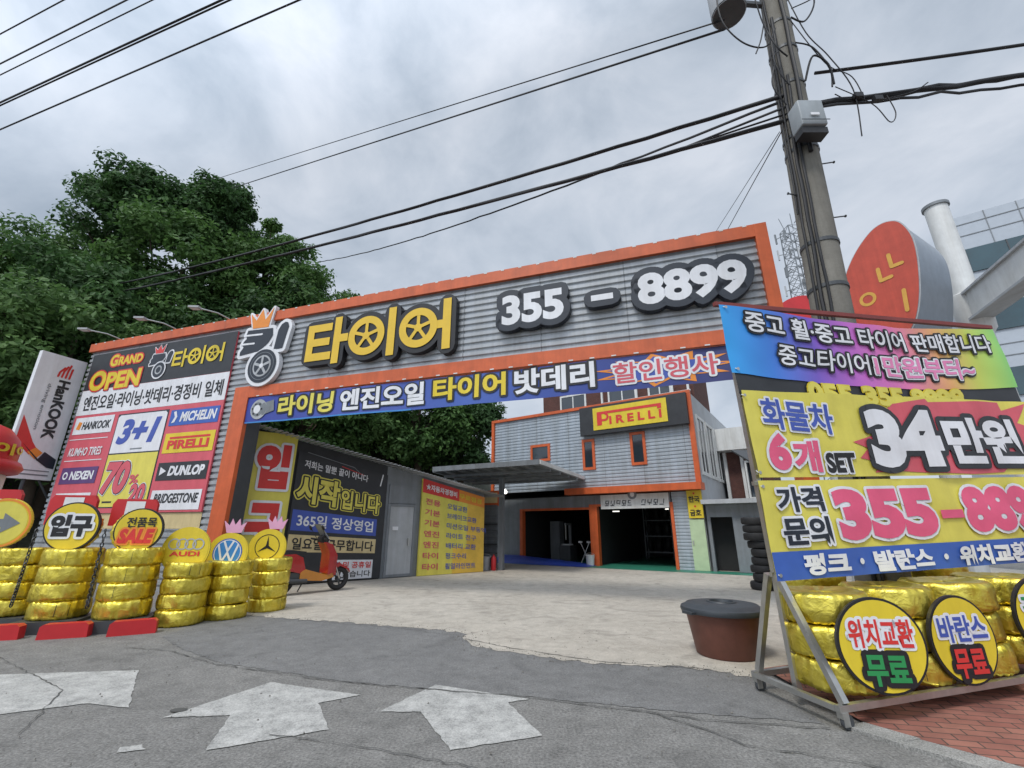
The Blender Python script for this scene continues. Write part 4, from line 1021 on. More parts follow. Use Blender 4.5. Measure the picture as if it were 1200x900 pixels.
# ================================================================== SCOOTER
SC = fr((-5.14, 12.34, .008), 43) @ Matrix.Scale(1.15, 4)
sc = thing('motor_scooter', 'red and orange motor scooter parked before the black shed banner', 'scooter', SC)
def bev(o, w, s=3):
    m = o.modifiers.new('bevel', 'BEVEL'); m.width = w; m.segments = s; m.limit_method = 'ANGLE'; o.data.shade_smooth(); return o
def wheel(x):
    b = MB(); tp = [(.20+.055*cos(a*pi/6), .05*sin(a*pi/6)) for a in range(13)]
    b.lathe(tp, RUBBER, 28, (x, 0, .255), 'y'); o = b.build('wheel', sc, 60)
    b = MB(); b.lathe([(.16, -.03), (.19, -.04), (.19, .04), (.16, .03), (.16, -.03)], REDPL, 24, (x, 0, .255), 'y')
    for k in range(5):
        a = 2*pi*k/5; b.bar((x, 0, .255), (x+.17*cos(a), 0, .255+.17*sin(a)), .03, DGREY, .03)
    b.lathe([(.0, -.05), (.05, -.05), (.05, .05), (0, .05)], DGREY, 14, (x, 0, .255), 'y'); b.build('rim', o, 40)
wheel(.64); wheel(-.62)
def rake(x, z): return x-.42*max(0, z-.42) if x > .2 else x
def side(pts, w, mat, name, bv=.03, c=0):
    if name in ('leg_shield', 'front_panel', 'headset'): pts = [(rake(x, z), z) for x, z in pts]
    b = MB(); b.poly(pts, c-w/2, mat, c+w/2); return bev(b.build(name, sc), bv)
side([(-.98, .72), (-.9, .80), (-.45, .82), (-.28, .74), (-.2, .50), (-.3, .42), (-.62, .50), (-.85, .58)], .28, SCRED, 'rear_body')
side([(-.30, .44), (-.2, .50), (.28, .36), (.42, .42), (.46, .30), (.2, .24), (-.3, .28)], .30, SCORANGE, 'floorboard')
side([(.28, .36), (.40, .40), (.56, .78), (.52, 1.02), (.42, 1.06), (.44, .80)], .42, SCRED, 'leg_shield', .04)
side([(.42, .34), (.50, .34), (.64, .76), (.60, 1.0), (.545, 1.02), (.57, .76)], .30, SCRED, 'front_panel')
side([(.42, .50), (.60, .60), (.86, .46), (.90, .36), (.82, .44), (.64, .52), (.5, .46)], .13, SCRED, 'front_fender', .02)
side([(-.92, .82), (-.85, .88), (-.5, .90), (-.22, .86), (-.22, .78), (-.5, .80), (-.9, .80)], .27, BLACK, 'seat', .04)
side([(-.72, .26), (-.64, .44), (-.2, .44), (-.12, .3), (-.3, .2)], .24, DGREY, 'engine', .03)
b = MB(); b.tube([(.64, .07, .255), (.56, .07, .62), (.5, .03, .95)], .022, CHROME); b.tube([(.64, -.07, .255), (.56, -.07, .62), (.5, -.03, .95)], .022, CHROME); b.deform(lambda x, y, z: (rake(x, z), y, z)).build('fork', sc, 60)
b = MB(); b.tube([(.47, 0, .95), (.44, 0, 1.1)], .03, BLACK); b.tube([(.38, -.34, 1.12), (.45, -.1, 1.1), (.45, .1, 1.1), (.38, .34, 1.12)], .016, BLACK); b.tube([(.36, -.36, 1.125), (.40, -.24, 1.11)], .024, RUBBER); b.tube([(.36, .36, 1.125), (.40, .24, 1.11)], .024, RUBBER); b.deform(lambda x, y, z: (rake(x, z), y, z)).build('handlebar', sc, 60)
side([(.36, 1.05), (.5, 1.03), (.58, 1.1), (.5, 1.2), (.4, 1.16)], .2, BLACK, 'headset', .03)
b = MB(); b.lathe([(0, .60), (.06, .59), (.08, .55)], WHITE, 16, (0, 0, 1.1), 'x'); b.deform(lambda x, y, z: (rake(x, z), y, z)).build('headlight', sc, 60)
b = MB(); b.add([(.54, -.17, 1.14), (.54, .17, 1.14), (.44, .15, 1.44), (.44, -.15, 1.44), (.52, -.17, 1.14), (.52, .17, 1.14), (.42, .15, 1.44), (.42, -.15, 1.44)], [(0, 1, 2, 3), (7, 6, 5, 4), (0, 3, 7, 4), (1, 5, 6, 2), (2, 6, 7, 3)], M('smoked_screen', (.22, .23, .25), .2)); b.deform(lambda x, y, z: (rake(x, z), y, z)).build('windscreen', sc)
for sgn in (-1, 1):
    b = MB(); b.tube([(.42, .2*sgn, 1.12), (.4, .3*sgn, 1.32)], .008, BLACK); b.lathe([(0, -.012), (.055, -.01), (.06, 0), (.055, .01), (0, .012)], BLACK, 14, (.39, .32*sgn, 1.36), 'x'); b.deform(lambda x, y, z: (rake(x, z), y, z)).build('mirror', sc, 50)
b = MB(); b.box(-.99, -.95, -.05, .05, .64, .72, RED); b.build('tail_light', sc)
b = MB(); b.tube([(-.15, -.15, .26), (-.5, -.17, .28), (-.88, -.17, .36)], .045, DGREY); b.build('exhaust', sc, 60)
b = MB(); b.tube([(-.1, .1, .26), (-.16, .22, .02)], .014, DGREY); b.build('kickstand', sc)

# ================================================================== TROLLEY OF BANNERS (right)
tr = thing('banner_trolley', 'wheeled steel banner rack with slanted legs on the brick sidewalk', 'banner rack', TROL)
UL, VH = 4.45, .47
b = MB()
for v in (-VH, VH): b.bar((-.02, v, .155), (UL, v, .155), .05, CHROME)
for u in (0, 1.5, 3.0, UL): b.bar((u, -VH+.026, .152), (u, VH-.026, .152), .045, CHROME)
b.build('base_frame', tr)
for u in (.06, UL):
    b = MB(); b.bar((u, -VH, .18), (u, -.02, 1.12), .055, CHROME); b.build('leg', tr)
    b = MB(); b.bar((u, VH, .18), (u, .095, 1.12), .055, CHROME); b.build('leg', tr)
    b = MB(); b.bar((u+.03, .035, .13), (u+.03, .035, 4.06), .055, CHROME); b.build('post', tr)
b = MB(); b.bar((-.03, .03, 4.08), (UL+.05, .03, 4.11), .05, REDBAR); b.build('top_bar', tr)
b = MB()
for z in (1.12, 2.0): b.bar((.03, .03, z), (UL-.03, .03, z), .04, CHROME)
b.build('cross_rail', tr)
for u in (.02, 2.2, UL-.02):
    for v in (-VH, VH):
        b = MB(); b.bar((u, v, .085), (u, v, .13), .06, CHROME, .06)
        for sgn in (-1, 1): b.box(u-.02, u+.035, v+sgn*.022-.003, v+sgn*.022+.003, .03, .09, CHROME)
        o = b.build('caster', tr); b = MB(); b.lathe([(0, -.014), (.05, -.018), (.058, -.01), (.058, .01), (.05, .018), (0, .018)], DGREY, 16, (u+.03, v, .058), 'y'); b.build('wheel', o, 40)
# the three cloth banners tied to it
def wv(amp, s=0):
    return lambda x, y, z: (x, y+amp*(noise.noise((x*.9+s, z*.7, s))+.4*noise.noise((x*2.3, z*1.8, s+5)))+.013*noise.noise((x*2.2+z*2.6, z*1.5-x*.9, s+9))+.010*noise.noise((x*2.9, z*.8, s+13)), z)
def sagtop(x, y, z):
    t_ = (4.08-z)/.80; sg = .10*sin(pi*min(1, max(0, x/4.45)))
    x2, y2, z2 = wv(.05, 3)(x, y, z)
    return (x2+.03*t_*(x/4.4), y2, z2-sg)
t = thing('cloth_banner', 'rainbow cloth banner at the top of the banner rack', 'banner', TROL @ T(-.03, -.05, 0), 'cloth banners on the banner rack')
b = MB(); b.rect(.0, 4.40, 3.2, 4.04, 0, RAINBOW, 110, 24)
b.deform(sagtop).build('panel', t, 60)
b = MB(); b.rect(.04, 4.38, 2.96, 3.30, .012, DARK, 110, 10)
for i in range(51): pass
b.deform(sagtop).build('lower_strip', t, 60)
b = MB(.05)
slope = lambda k: (lambda x, z: (x, z-k*(x-.3)))
b.text('중고 휠·중고 타이어 판매합니다', .28, 4.16, 3.71, 3.97, -.024, WHITE, .02, lines=[(.026, BLACK)], warp=lambda x, z: (x, z+.02-.012*x))
b.text('중고타이어', .66, 1.96, 3.37, 3.63, -.024, WHITE, .015, .1, lines=[(.026, BLACK)], warp=lambda x, z: (x, z-.02*(x-.66)))
b.text('1만원부터~', 2.02, 3.72, 3.34, 3.62, -.024, M('magenta_print', (.72, .22, .42), .5), .025, .1, lines=[(.045, BLACK), (.02, WHITE)], warp=lambda x, z: (x, z-.01*(x-2)))
b.rect(.95, 3.45, 2.9, 3.02, -.002, YELP, 30, 1)
b.text('055-355-8899', .96, 3.35, 2.96, 3.20, -.01, YELP, .05, lines=[(.012, YEL)])
b.deform(sagtop).build('lettering', t)
for z in (4.0, 3.24):
    b = MB(); b.tube([(.06, -.012, z), (.05, .0, z+.01), (.10, .06, z+.03), (.15, .13, z+.02), (.10, .06, z-.01)], .006, WHITEP, 5); b.disc(.07, z, .018, -.02, CHROME, 10); b.build('tie', t)
t = thing('cloth_banner', 'yellow cloth banner with white price numerals on a red burst', 'banner', TROL @ T(-.03, -.07, 0), 'cloth banners on the banner rack')
w2 = wv(.035, 11)
b = MB(); b.rect(.05, 4.5, 2.05, 2.99, 0, YELP, 110, 26); b.deform(w2).build('panel', t, 60)
b = MB(.05)
bp = [(1.39, 2.43), (1.71, 2.51), (1.62, 2.66), (1.86, 2.66), (1.90, 2.86), (2.66, 2.97), (2.7, 2.93), (3.5, 2.97), (3.95, 2.97), (3.96, 2.86), (4.4, 2.96), (4.14, 2.7), (4.44, 2.6), (4.1, 2.4), (4.3, 2.2), (3.9, 2.26), (3.57, 2.08), (3.07, 2.06), (2.4, 2.08), (2.05, 2.1), (1.6, 2.09), (1.72, 2.2), (1.44, 2.25), (1.58, 2.36)]
b.poly(bp, -.006, PINK)
b.text('화물차', .24, 1.18, 2.54, 2.88, -.022, BLUE, .025, lines=[(.022, WHITE)], warp=lambda x, z: (x, z+.05-.07*x))
b.text('6', .22, .5, 2.12, 2.52, -.022, HOTPINK, .06, lines=[(.03, WHITE)]); b.text('개', .53, .9, 2.1, 2.44, -.022, HOTPINK, .045, lines=[(.03, WHITE)])
b.text('SET', .97, 1.35, 2.09, 2.31, -.022, BLACK, .05, lines=[(.02, WHITE)])
b.text('34', 1.62, 2.68, 2.14, 2.82, -.024, WHITE, .065, lines=[(.065, DARK)]); b.text('만원', 2.76, 4.02, 2.18, 2.74, -.024, WHITE, .045, lines=[(.06, DARK)])
b.deform(w2).build('lettering', t)
for z in (2.93, 2.1):
    b = MB(); b.tube([(.06, -.012, z), (.05, .0, z+.01), (.10, .06, z+.03), (.15, .13, z+.02), (.10, .06, z-.01)], .006, WHITEP, 5); b.disc(.07, z, .018, -.02, CHROME, 10); b.build('tie', t)
t = thing('cloth_banner', 'lowest yellow cloth banner with pink phone number and blue bottom strip', 'banner', TROL @ T(-.03, -.07, 0), 'cloth banners on the banner rack')
w3 = wv(.03, 21)
b = MB(); b.rect(.03, 4.3, 1.10, 2.02, 0, YELP, 110, 26); b.rect(.03, 4.3, 1.07, 1.33, -.006, BLUEB, 110, 8); b.deform(w3).build('panel', t, 60)
b = MB(.05)
b.text('가격', .2, .78, 1.70, 1.95, -.022, NAVY, .035, lines=[(.025, WHITE)]); b.text('문의', .2, .78, 1.38, 1.65, -.022, NAVY, .035, lines=[(.025, WHITE)])
b.text('355', .9, 2.27, 1.40, 1.92, -.022, HOTPINK, .06, lines=[(.03, WHITE)]); b.rect(2.34, 2.68, 1.58, 1.67, -.022, HOTPINK); b.text('8899', 2.72, 4.2, 1.40, 1.92, -.022, HOTPINK, .06, lines=[(.03, WHITE)])
b.text('펑크', .36, .92, 1.10, 1.30, -.022, WHITE, .05); b.text('발란스', 1.26, 2.05, 1.09, 1.29, -.022, WHITE, .05); b.text('위치교환', 2.42, 3.5, 1.08, 1.29, -.022, WHITE, .05)
b.disc(1.09, 1.2, .03, -.022, WHITE, 12); b.disc(2.23, 1.19, .03, -.022, WHITE, 12); b.disc(3.72, 1.19, .03, -.022, WHITE, 12)
b.deform(w3).build('lettering', t)
for z in (1.96, 1.12):
    b = MB(); b.tube([(.06, -.012, z), (.05, .0, z+.01), (.10, .06, z+.03), (.15, .13, z+.02), (.10, .06, z-.01)], .006, WHITEP, 5); b.disc(.07, z, .018, -.02, CHROME, 10); b.build('tie', t)
# tyres riding on the rack
tn = ['behind the disc with green letters', 'behind the disc with red letters', 'third along the banner rack', 'at the right end of the banner rack']
for i, u in enumerate((.43, 1.22, 2.0, 2.8)):
    for k in range(3):
        tyre(u+random.uniform(-.02, .02), -.10+random.uniform(-.015, .015), .18+(k+.5)*.265, 'gold foil tyre on the rack, %s, %s' % (['bottom', 'middle', 'top'][k], tn[i]), 1.0, mat4=TROL)
for i, u in enumerate((1.32, 3.3)):
    for k in range(4):
        tyre(u, .90, .03+(k+.5)*.265, 'gold foil tyre standing behind the rack, %s in the %s back stack' % (POS[3-k], ['left', 'right'][i]), 1.02, mat4=TROL)
def d_free(top_, col, bot, bcol):
    def f(b, r):
        b.text(top_, -.27, .27, -.02, .20, -.014, col, .03, lines=[(.024, WHITE)])
        b.text(bot, -.18, .17, -.30, -.07, -.015, bcol, .04, lines=[(.04, BLACK)])
    return f
RG = 'round yellow signs on the banner rack'
def rack_disc(x, y, z, r, az, f, lab):
    t = thing('round_sign', lab, 'sign', disc_frame(x, y, z, az), RG)
    b = MB(); b.disc(0, 0, r, 0, BLACK, 48, .03, BLACK); b.disc(0, 0, r*.945, -.004, YEL, 48); b.build('disc', t)
    b = MB(); f(b, r); b.build('lettering', t)
rack_disc(3.14, 4.28, .61, .37, 92, d_free('위치교환', RED, '무료', GREENP), 'round yellow sign with red top line and green lower letters')
rack_disc(4.10, 4.56, .595, .365, 79, d_free('바란스', BLUE, '무료', RED), 'round yellow sign with blue top line and red lower letters')
rack_disc(5.16, 4.76, .74, .36, 84, d_free('펑크', GREENP, '무료', RED), 'round yellow sign cut off by the right edge')

# brown tub with a dark lid
t = thing('lidded_tub', 'round brown plastic tub with a dark lid left of the banner rack', 'tub', T(2.79, 6.55, .008))
b = MB(); b.lathe([(0, 0), (.36, .0), (.38, .02), (.455, .46), (.47, .5), (.47, .52), (.44, .52)], BROWN, 48); b.build('body', t, 40)
b = MB(); b.lathe([(.46, .49), (.515, .50), (.525, .53), (.515, .56), (.47, .575), (.44, .60), (.30, .615), (.19, .615), (.18, .63), (.15, .63), (.14, .60), (.05, .595), (0, .6)], LID, 48); b.build('lid', t, 40)
for a in (R(200), R(20)):
    b = MB(); b.box(.49, .58, -.09, .09, .50, .53, LID); o = b.build('handle', t); o.rotation_euler = (0, 0, a)

# black tyres and rims piled by the rack, further back in the yard
o = MB(); o.lathe([(.20, -.07), (.26, -.1), (.32, -.09), (.34, -.05), (.34, .05), (.32, .09), (.26, .1), (.20, .07)], RUBBER, 28); bt = o.build('black_tyre', smooth=50); bt_me = bt.data; bpy.data.objects.remove(bt)
o = MB(); o.lathe([(.2, -.07), (.18, -.05), (.16, .04), (.19, .07)], CHROME, 20)
for k in range(5):
    a = 2*pi*k/5; o.bar((0, 0, .03), (.17*cos(a), .17*sin(a), .05), .04, CHROME, .02)
rm = o.build('rim'); rm_me = rm.data; bpy.data.objects.remove(rm)
for j, (x, y_, n_, w) in enumerate(((6.78, 12.9, 9, 'shorter pile'), (7.15, 12.3, 12, 'taller pile'))):
    for k in range(n_):
        o = bpy.data.objects.new('black_tyre', bt_me); COL.objects.link(o)
        o.matrix_world = T(x+random.uniform(-.06, .06), y_+random.uniform(-.06, .06), .115+.205*k) @ Matrix.Rotation(random.uniform(-.03, .03), 4, 'X')
        tag(o, 'used black tyre, number %d from the ground in the %s behind the rack' % (k+1, w), 'tyre', 'black tyres piled in the yard')
        q = bpy.data.objects.new('rim', rm_me); COL.objects.link(q); q.parent = o
t = thing('tyre_rack', 'dark steel tyre rack in the shade at the back of the right bay', 'rack', BLD @ T(-4.3, 5.6, .02))
b = MB()
for z in (.35, 1.15, 1.95): b.bar((0, 0, z), (2.9, 0, z), .05, GREY); b.bar((0, .4, z), (2.9, .4, z), .05, GREY)
for x in (0, 1.45, 2.9): b.bar((x, 0, 0), (x, 0, 2.6), .05, GREY); b.bar((x, .4, 0), (x, .4, 2.6), .05, GREY)
b.build('frame', t)
for rz in range(3):
    for k in range(6):
        o = bpy.data.objects.new('black_tyre', bt_me); COL.objects.link(o)
        o.matrix_world = BLD @ T(-4.05+.48*k, 5.8, .74+.8*rz) @ Matrix.Rotation(R(90), 4, 'Y') @ Matrix.Rotation(R(20*k), 4, 'Z')
        tag(o, 'black tyre upright on the dark rack inside the right bay, %s shelf' % ['low', 'middle', 'high'][rz], 'tyre', 'tyres on the rack in the right bay')
t = thing('awning', 'small dark awning sticking out above the black tyre piles', 'awning', fr((6.9, 13.4, 0), 80))
b = MB(); b.add([(.05, -.5, 3.3), (1.6, -.5, 3.3), (1.6, .5, 3.9), (.05, .5, 3.9), (.05, -.5, 3.25), (1.6, -.5, 3.25), (1.6, .5, 3.85), (.05, .5, 3.85)], [(0, 1, 2, 3), (7, 6, 5, 4), (0, 4, 5, 1), (0, 3, 7, 4)], DGREY); b.build('roof', t)
b = MB(); b.tube([(.9, .5, 0), (.9, .5, 3.8)], .06, DGREY); b.build('post', t)

# ================================================================== UTILITY POLE AND WIRES
def pole_x(z): return 4.70+.0507*z
up = thing('utility_pole', 'leaning concrete utility pole with bands, cables and a grey box', 'utility pole', T(4.70, 6.2, 0))
b = MB(); pts = [(.0507*z, 0, z) for z in range(0, 15)]; b.tube(pts, .30, CONCPOLE, 28, .205); b.build('shaft', up, 50)
for z in (5.1, 5.9, 7.8, 8.1, 9.3, 10.2, 10.9):
    b = MB(); r_ = .30-.095*z/14+.008; b.lathe([(r_, -.03), (r_+.006, -.03), (r_+.006, .03), (r_, .03)], DGREY, 28, (.0507*z, 0, z)); b.build('band', up)
for z, sx in ((7.54, 1), (6.88, -1), (6.43, 1)):
    b = MB(); x = .0507*z; b.tube([(x, 0, z), (x+sx*.44, -.1, z)], .011, DGREY); b.lathe([(0, 0), (.022, 0), (.022, .015), (0, .015)], DGREY, 8, (x+sx*.44, -.1, z), 'x'); b.build('step_bolt', up)
b = MB(); b.box(.05, .47, -.60, -.32, 7.84, 8.36, M('box_grey', (.30, .33, .35), .5, streak=.4)); bx = b.build('cable_box', up); bev(bx, .025)
b = MB(); b.box(.05, .47, -.56, -.36, 7.70, 7.818, BLACK); b.box(.03, .49, -.63, -.622, 7.90, 7.912, DGREY); b.box(.2, .34, -.63, -.622, 8.0, 8.05, WHITE); b.build('box_base', bx)
b = MB(); b.lathe([(0, 11.2), (.3, 11.2), (.32, 11.25), (.32, 12.2), (.28, 12.3), (0, 12.35)], LGREY, 28, (-.42, -.1, 0)); tfm = b.build('transformer', up, 40)
b = MB(); b.lathe([(0, 11.19), (.29, 11.195), (.315, 11.22)], DGREY, 28, (-.42, -.1, 0)); b.build('base', tfm)
b = MB(); b.bar((-.2, -.05, 11.6), (.5, 0, 11.6), .08, DGREY); b.bar((-.2, -.05, 12.0), (.5, 0, 12.0), .08, DGREY); b.build('bracket', up)
# cables running up the pole's face
for k, (dx, dy, r_) in enumerate(((-.25, -.18, .028), (-.19, -.24, .022), (-.29, -.1, .02), (-.05, -.3, .034), (-.31, -.05, .016))):
    z0 = [.2, .2, 4.5, 7.6, 6.5][k]; z1 = [11, 9.4, 11.6, 12.6, 12.4][k]
    pts = []; m_n = int((z1-z0)/.35)
    for i in range(m_n+1):
        z = z0+(z1-z0)*i/m_n; s = 1-.24*z/14
        pts.append((.0507*z+dx*s*1.06+.03*noise.noise((z*.9, k*5, 0)), dy*s*1.06-.03*abs(noise.noise((z*.8, k*5, 4))), z))
    b = MB(); b.tube(pts, r_, CABLE, 6); b.build('riser_cable', up, 60)
def curl(pts, r_=.014):
    """loose loop of cable near the pole head, through control points (Catmull-Rom)"""
    P = [Vector(p) for p in pts]; P = [P[0]]+P+[P[-1]]; q = []
    for i in range(1, len(P)-2):
        for s in range(7):
            t_ = s/7; a, b2, c2, d2 = P[i-1:i+3]
            q.append(.5*((2*b2)+(-a+c2)*t_+(2*a-5*b2+4*c2-d2)*t_*t_+(-a+3*b2-3*c2+d2)*t_**3))
    q.append(P[-2]); b = MB(); b.tube(q, r_, CABLE, 6); b.build('loose_cable', up, 60)
curl([(-.55, -.3, 12.2), (-.75, -.35, 11.4), (-.75, -.35, 10.6), (-.45, -.35, 10.05), (-.05, -.35, 9.95), (.25, -.3, 10.5)])
curl([(-.55, -.3, 11.9), (-.9, -.3, 12.3), (-.7, -.3, 11.6), (-.45, -.2, 11.3)], .011)
curl([(.0, -.3, 11.5), (.0, -.35, 10.6), (.1, -.4, 9.9), (.3, -.35, 9.7)], .014)
curl([(.05, -.3, 10.6), (-.12, -.35, 10.1), (-.3, -.4, 9.7)], .012)
curl([(.2, -.3, 9.9), (.0, -.4, 9.6), (.05, -.4, 9.2), (.2, -.35, 9.0)], .010)
curl([(.75, -.1, 11.5), (1.1, -.2, 12.2), (1.15, -.3, 11.3), (.85, -.3, 10.7), (.6, -.3, 10.8)], .016)
curl([(.75, -.2, 11.2), (1.3, -.3, 11.5), (1.6, -.3, 12.4)], .011)
curl([(.65, -.25, 11.6), (.8, -.3, 10.4), (1.05, -.35, 9.7), (1.3, -.35, 8.9), (1.25, -.3, 7.9)], .010)
curl([(.6, -.25, 10.2), (.85, -.3, 10.0), (1.0, -.35, 9.4), (.9, -.4, 8.9)], .014)
curl([(.62, -.25, 10.8), (1.0, -.3, 9.6), (1.35, -.35, 9.2), (1.45, -.35, 8.6)], .009)
curl([(.5, -.35, 9.1), (.62, -.5, 9.5), (.85, -.5, 9.3), (.9, -.45, 8.9)], .018)
curl([(.95, -.4, 8.9), (1.5, -.4, 8.5), (1.7, -.4, 8.1), (1.85, -.4, 8.3), (1.8, -.4, 8.7)], .009)
curl([(1.0, -.3, 8.85), (1.4, -.3, 8.65), (2.2, -.4, 8.75), (2.6, -.4, 9.0)], .010)
curl([(.1, -.3, 8.6), (-.1, -.35, 9.0), (.05, -.35, 9.6), (.15, -.3, 10.2)], .012)
for p in ((1.35, -.35, 8.75), (1.62, -.4, 8.62)):
    b = MB(); b.box(p[0]-.07, p[0]+.07, p[1]-.04, p[1]+.04, p[2]-.045, p[2]+.045, BLACK); b.build('cable_splice', up)
EW = Vector((-.9506, .3106, 0))
WG = 'overhead wires along the road'
def wire(p, tl, tr_, r_, label, sag=.0, lumps=False, rough=0.):
    p = Vector(p); a = p+EW*tl; c = p-EW*tr_; n_ = 60; pts = []
    for i in range(n_+1):
        t_ = i/n_; q = a.lerp(c, t_); q.z -= sag*4*t_*(1-t_)
        if rough: q += Vector((0, rough*noise.noise((i*.6, r_*90, 1)), rough*noise.noise((i*.6, r_*90, 7))))
        pts.append(q)
    b = MB(); b.tube(pts, r_, CABLE, 6)
    if lumps:
        for k in range(2):
            q = p+EW*(1.0+.9*k+9*r_); d_ = EW*.08; b.tube([q-d_-Vector((0, 0, .01)), q+d_-Vector((0, 0, .01))], r_*1.7, CABLE, 8)
    tag(b.build('overhead_wire', smooth=60), label, 'wire', WG)
for i, (x, y_, r_) in enumerate([(-12.46, 7.68, .014), (-13.26, 8.41, .017), (-13.59, 8.71, .014), (-14.46, 9.51, .024), (-14.58, 9.61, .02), (-15.45, 10.41, .021)]):
    wire((x, y_, 13), 60, 45, r_, ['nearest thin wire across the upper left corner', 'second thin wire across the upper left corner', 'third thin wire across the upper left corner', 'thick wire of the close pair across the upper left sky', 'thinner wire of the close pair across the upper left sky', 'lowest wire across the upper left sky'][i])
def span(a, c, r_, label, sag, n_=30, rough=0.):
    a, c = Vector(a), Vector(c); pts = []
    for i in range(n_+1):
        t_ = i/n_; q = a.lerp(c, t_); q.z -= sag*4*t_*(1-t_)
        if rough: q += Vector((0, rough*noise.noise((i*.9, r_*50, 2)), rough*noise.noise((i*.9, r_*50, 5))))
        pts.append(q)
    b = MB(); b.tube(pts, r_, CABLE, 6); tag(b.build('overhead_wire', smooth=60), label, 'wire', WG)
span((4.2, 6.15, 11.12), (-21.18, 25.5, 25.0), .016, 'thin upper wire from the transformer to the tree tops', 0, 40)
span((4.2, 6.2, 10.93), (-20.6, 25.5, 23.9), .024, 'thicker wire just below it from the transformer to the tree tops', 0, 40)
span((4.95, 6.1, 9.06), (-21.8, 20.5, 13.4), .040, 'topmost thick cable from the pole into the left trees', .35, 50, .02)
span((4.95, 6.1, 8.95), (-14.1, 28.0, 19.96), .026, 'slack cable crossing below the topmost one towards the right end of the trees', .55, 50, .03)
span((4.95, 6.1, 8.49), (-21.6, 20.5, 12.94), .042, 'lowest thick cable from the pole into the left trees', .25, 50, .02)
span((4.95, 6.08, 8.78), (3.3, 7.1, 8.80), .022, 'short stay wire from the pole to the topmost cable', .0, 10)
span((4.95, 6.08, 8.62), (3.3, 7.1, 8.82), .018, 'lower short stay wire from the pole to the topmost cable', .0, 10)
span((5.5, 5.95, 9.42), (20, 4.6, 11.2), .030, 'single straight cable leaving the pole to the right', .25)
for k, (dz, r_) in enumerate(((0, .045), (.05, .03), (-.05, .025))):
    span((5.35, 5.95, 8.66+dz), (20, 5.6, 11.55+dz*2), r_, ['thickest cable of the bundle right of the pole', 'upper cable of the bundle right of the pole', 'sagging lower cable of the bundle right of the pole'][k], .2+.1*k, 40, .05)
span((4.85, 6.2, 8.35), (6.8, 12.0, 10.5), .010, 'thin drop wire slanting from the pole behind the gate top', .0)
span((4.8, 6.2, 8.32), (6.46, 12.0, 10.5), .007, 'fainter drop wire slanting beside it behind the gate top', .0)

# ================================================================== FAR RIGHT: round sign, steel portal, glass building, mast
t = thing('shop_drum_sign', 'big egg-shaped red sign with thick grey metal sides on a post', 'sign', fr((12.6, 13.4, 0), 150))
key = [(.62, 11.60), (.90, 11.40), (1.07, 10.9), (1.10, 10.3), (.99, 9.4), (.79, 8.5), (.5, 7.8), (0, 7.3), (-.6, 7.2), (-1.1, 7.7), (-1.3, 8.5), (-1.2, 9.5), (-.9, 10.33), (-.5, 10.95), (-.05, 11.4), (.3, 11.6)]
pr = []
for k in range(len(key)):
    a, b_, c_, d_ = [Vector(key[(k+q) % len(key)]) for q in (-1, 0, 1, 2)]
    for q in range(5):
        u = q/5; pr.append(tuple(.5*((2*b_)+(c_-a)*u+(2*a-5*b_+4*c_-d_)*u*u+(-a+3*b_-3*c_+d_)*u**3)))
b = MB(); b.poly(pr, 0, M('sign_red', (.50, .065, .032), .4, streak=.5), 2.8, M('sign_grey', (.34, .38, .43), .4, .4)); b.stroke(pr, .035, .03, LGREY, .06, 6, True); b.build('drum', t, 40)
b = MB(); yl = M('sign_ochre', (.60, .33, .05), .5)
b.ring(-.47, 9.13, .15, .25, -.01, yl, 24)
b.stroke([(.02, 10.05), (.02, 9.6), (.32, 9.62)], .06, -.015, yl); b.stroke([(.40, 10.4), (.40, 9.95), (.68, 9.95)], .06, -.015, yl); b.stroke([(.52, 9.0), (.46, 8.3)], .06, -.015, yl)
b.build('lettering', t)
b = MB(); b.tube([(0, 1.0, 0), (0, 1.0, 7.6)], .25, LGREY, 16); b.build('post', t)
t = thing('red_dome_sign', 'red rounded sign top peeking over the banner rack bar', 'sign', fr((10.4, 14.2, 0), 100))
b = MB(); b.disc(0, 8.35, 1.15, 0, REDPL, 40, .7, WHITEP); b.build('drum', t); b = MB(); b.tube([(0, .35, 0), (0, .35, 7.3)], .2, LGREY, 14); b.build('post', t)
t = thing('steel_portal', 'white steel portal with a round column and a heavy beam at the right', 'portal', T(17.2, 15, 0))
b = MB(); b.tube([(0, 0, 0), (0, 0, 13.9)], .37, WHITEP, 28); b.build('column', t, 50)
b = MB(); b.lathe([(0, 13.9), (.43, 13.9), (.43, 14.02), (0, 14.04)], GREY, 28); b.build('cap', t, 40)
b = MB(); b.bar((.1, .3, 9.35), (-1.9, -4.9, 9.35), .5, WHITEP, .95); b.build('beam', t)
b = MB(); b.bar((.1, .3, 9.86), (-1.9, -4.9, 9.86), .7, LGREY, .08); b.bar((.1, .3, 8.84), (-1.9, -4.9, 8.84), .7, LGREY, .08); b.build('flange', t)
b = MB(); b.lathe([(.37, 8.3), (.5, 8.5), (.55, 9.9), (.37, 10.0)], WHITEP, 24); b.build('collar', t, 40)
t = thing('glass_building', 'tall white panelled office building with dark teal window bands', 'building', fr((27.9, 23.8), 126.16))
b = MB(); b.box(0, 24, 0, 16, 0, 20.3, PANELW)
for z in (19.7, 18.9, 15.5, 14.8, 11.6, 10.9): b.box(0, 24, -.03, -.002, z, z+.05, GREY)
for k in range(17): b.box(1.4*k+.1, 1.4*k+.14, -.033, -.003, 0, 20.3, GREY)
b.build('wall', t)
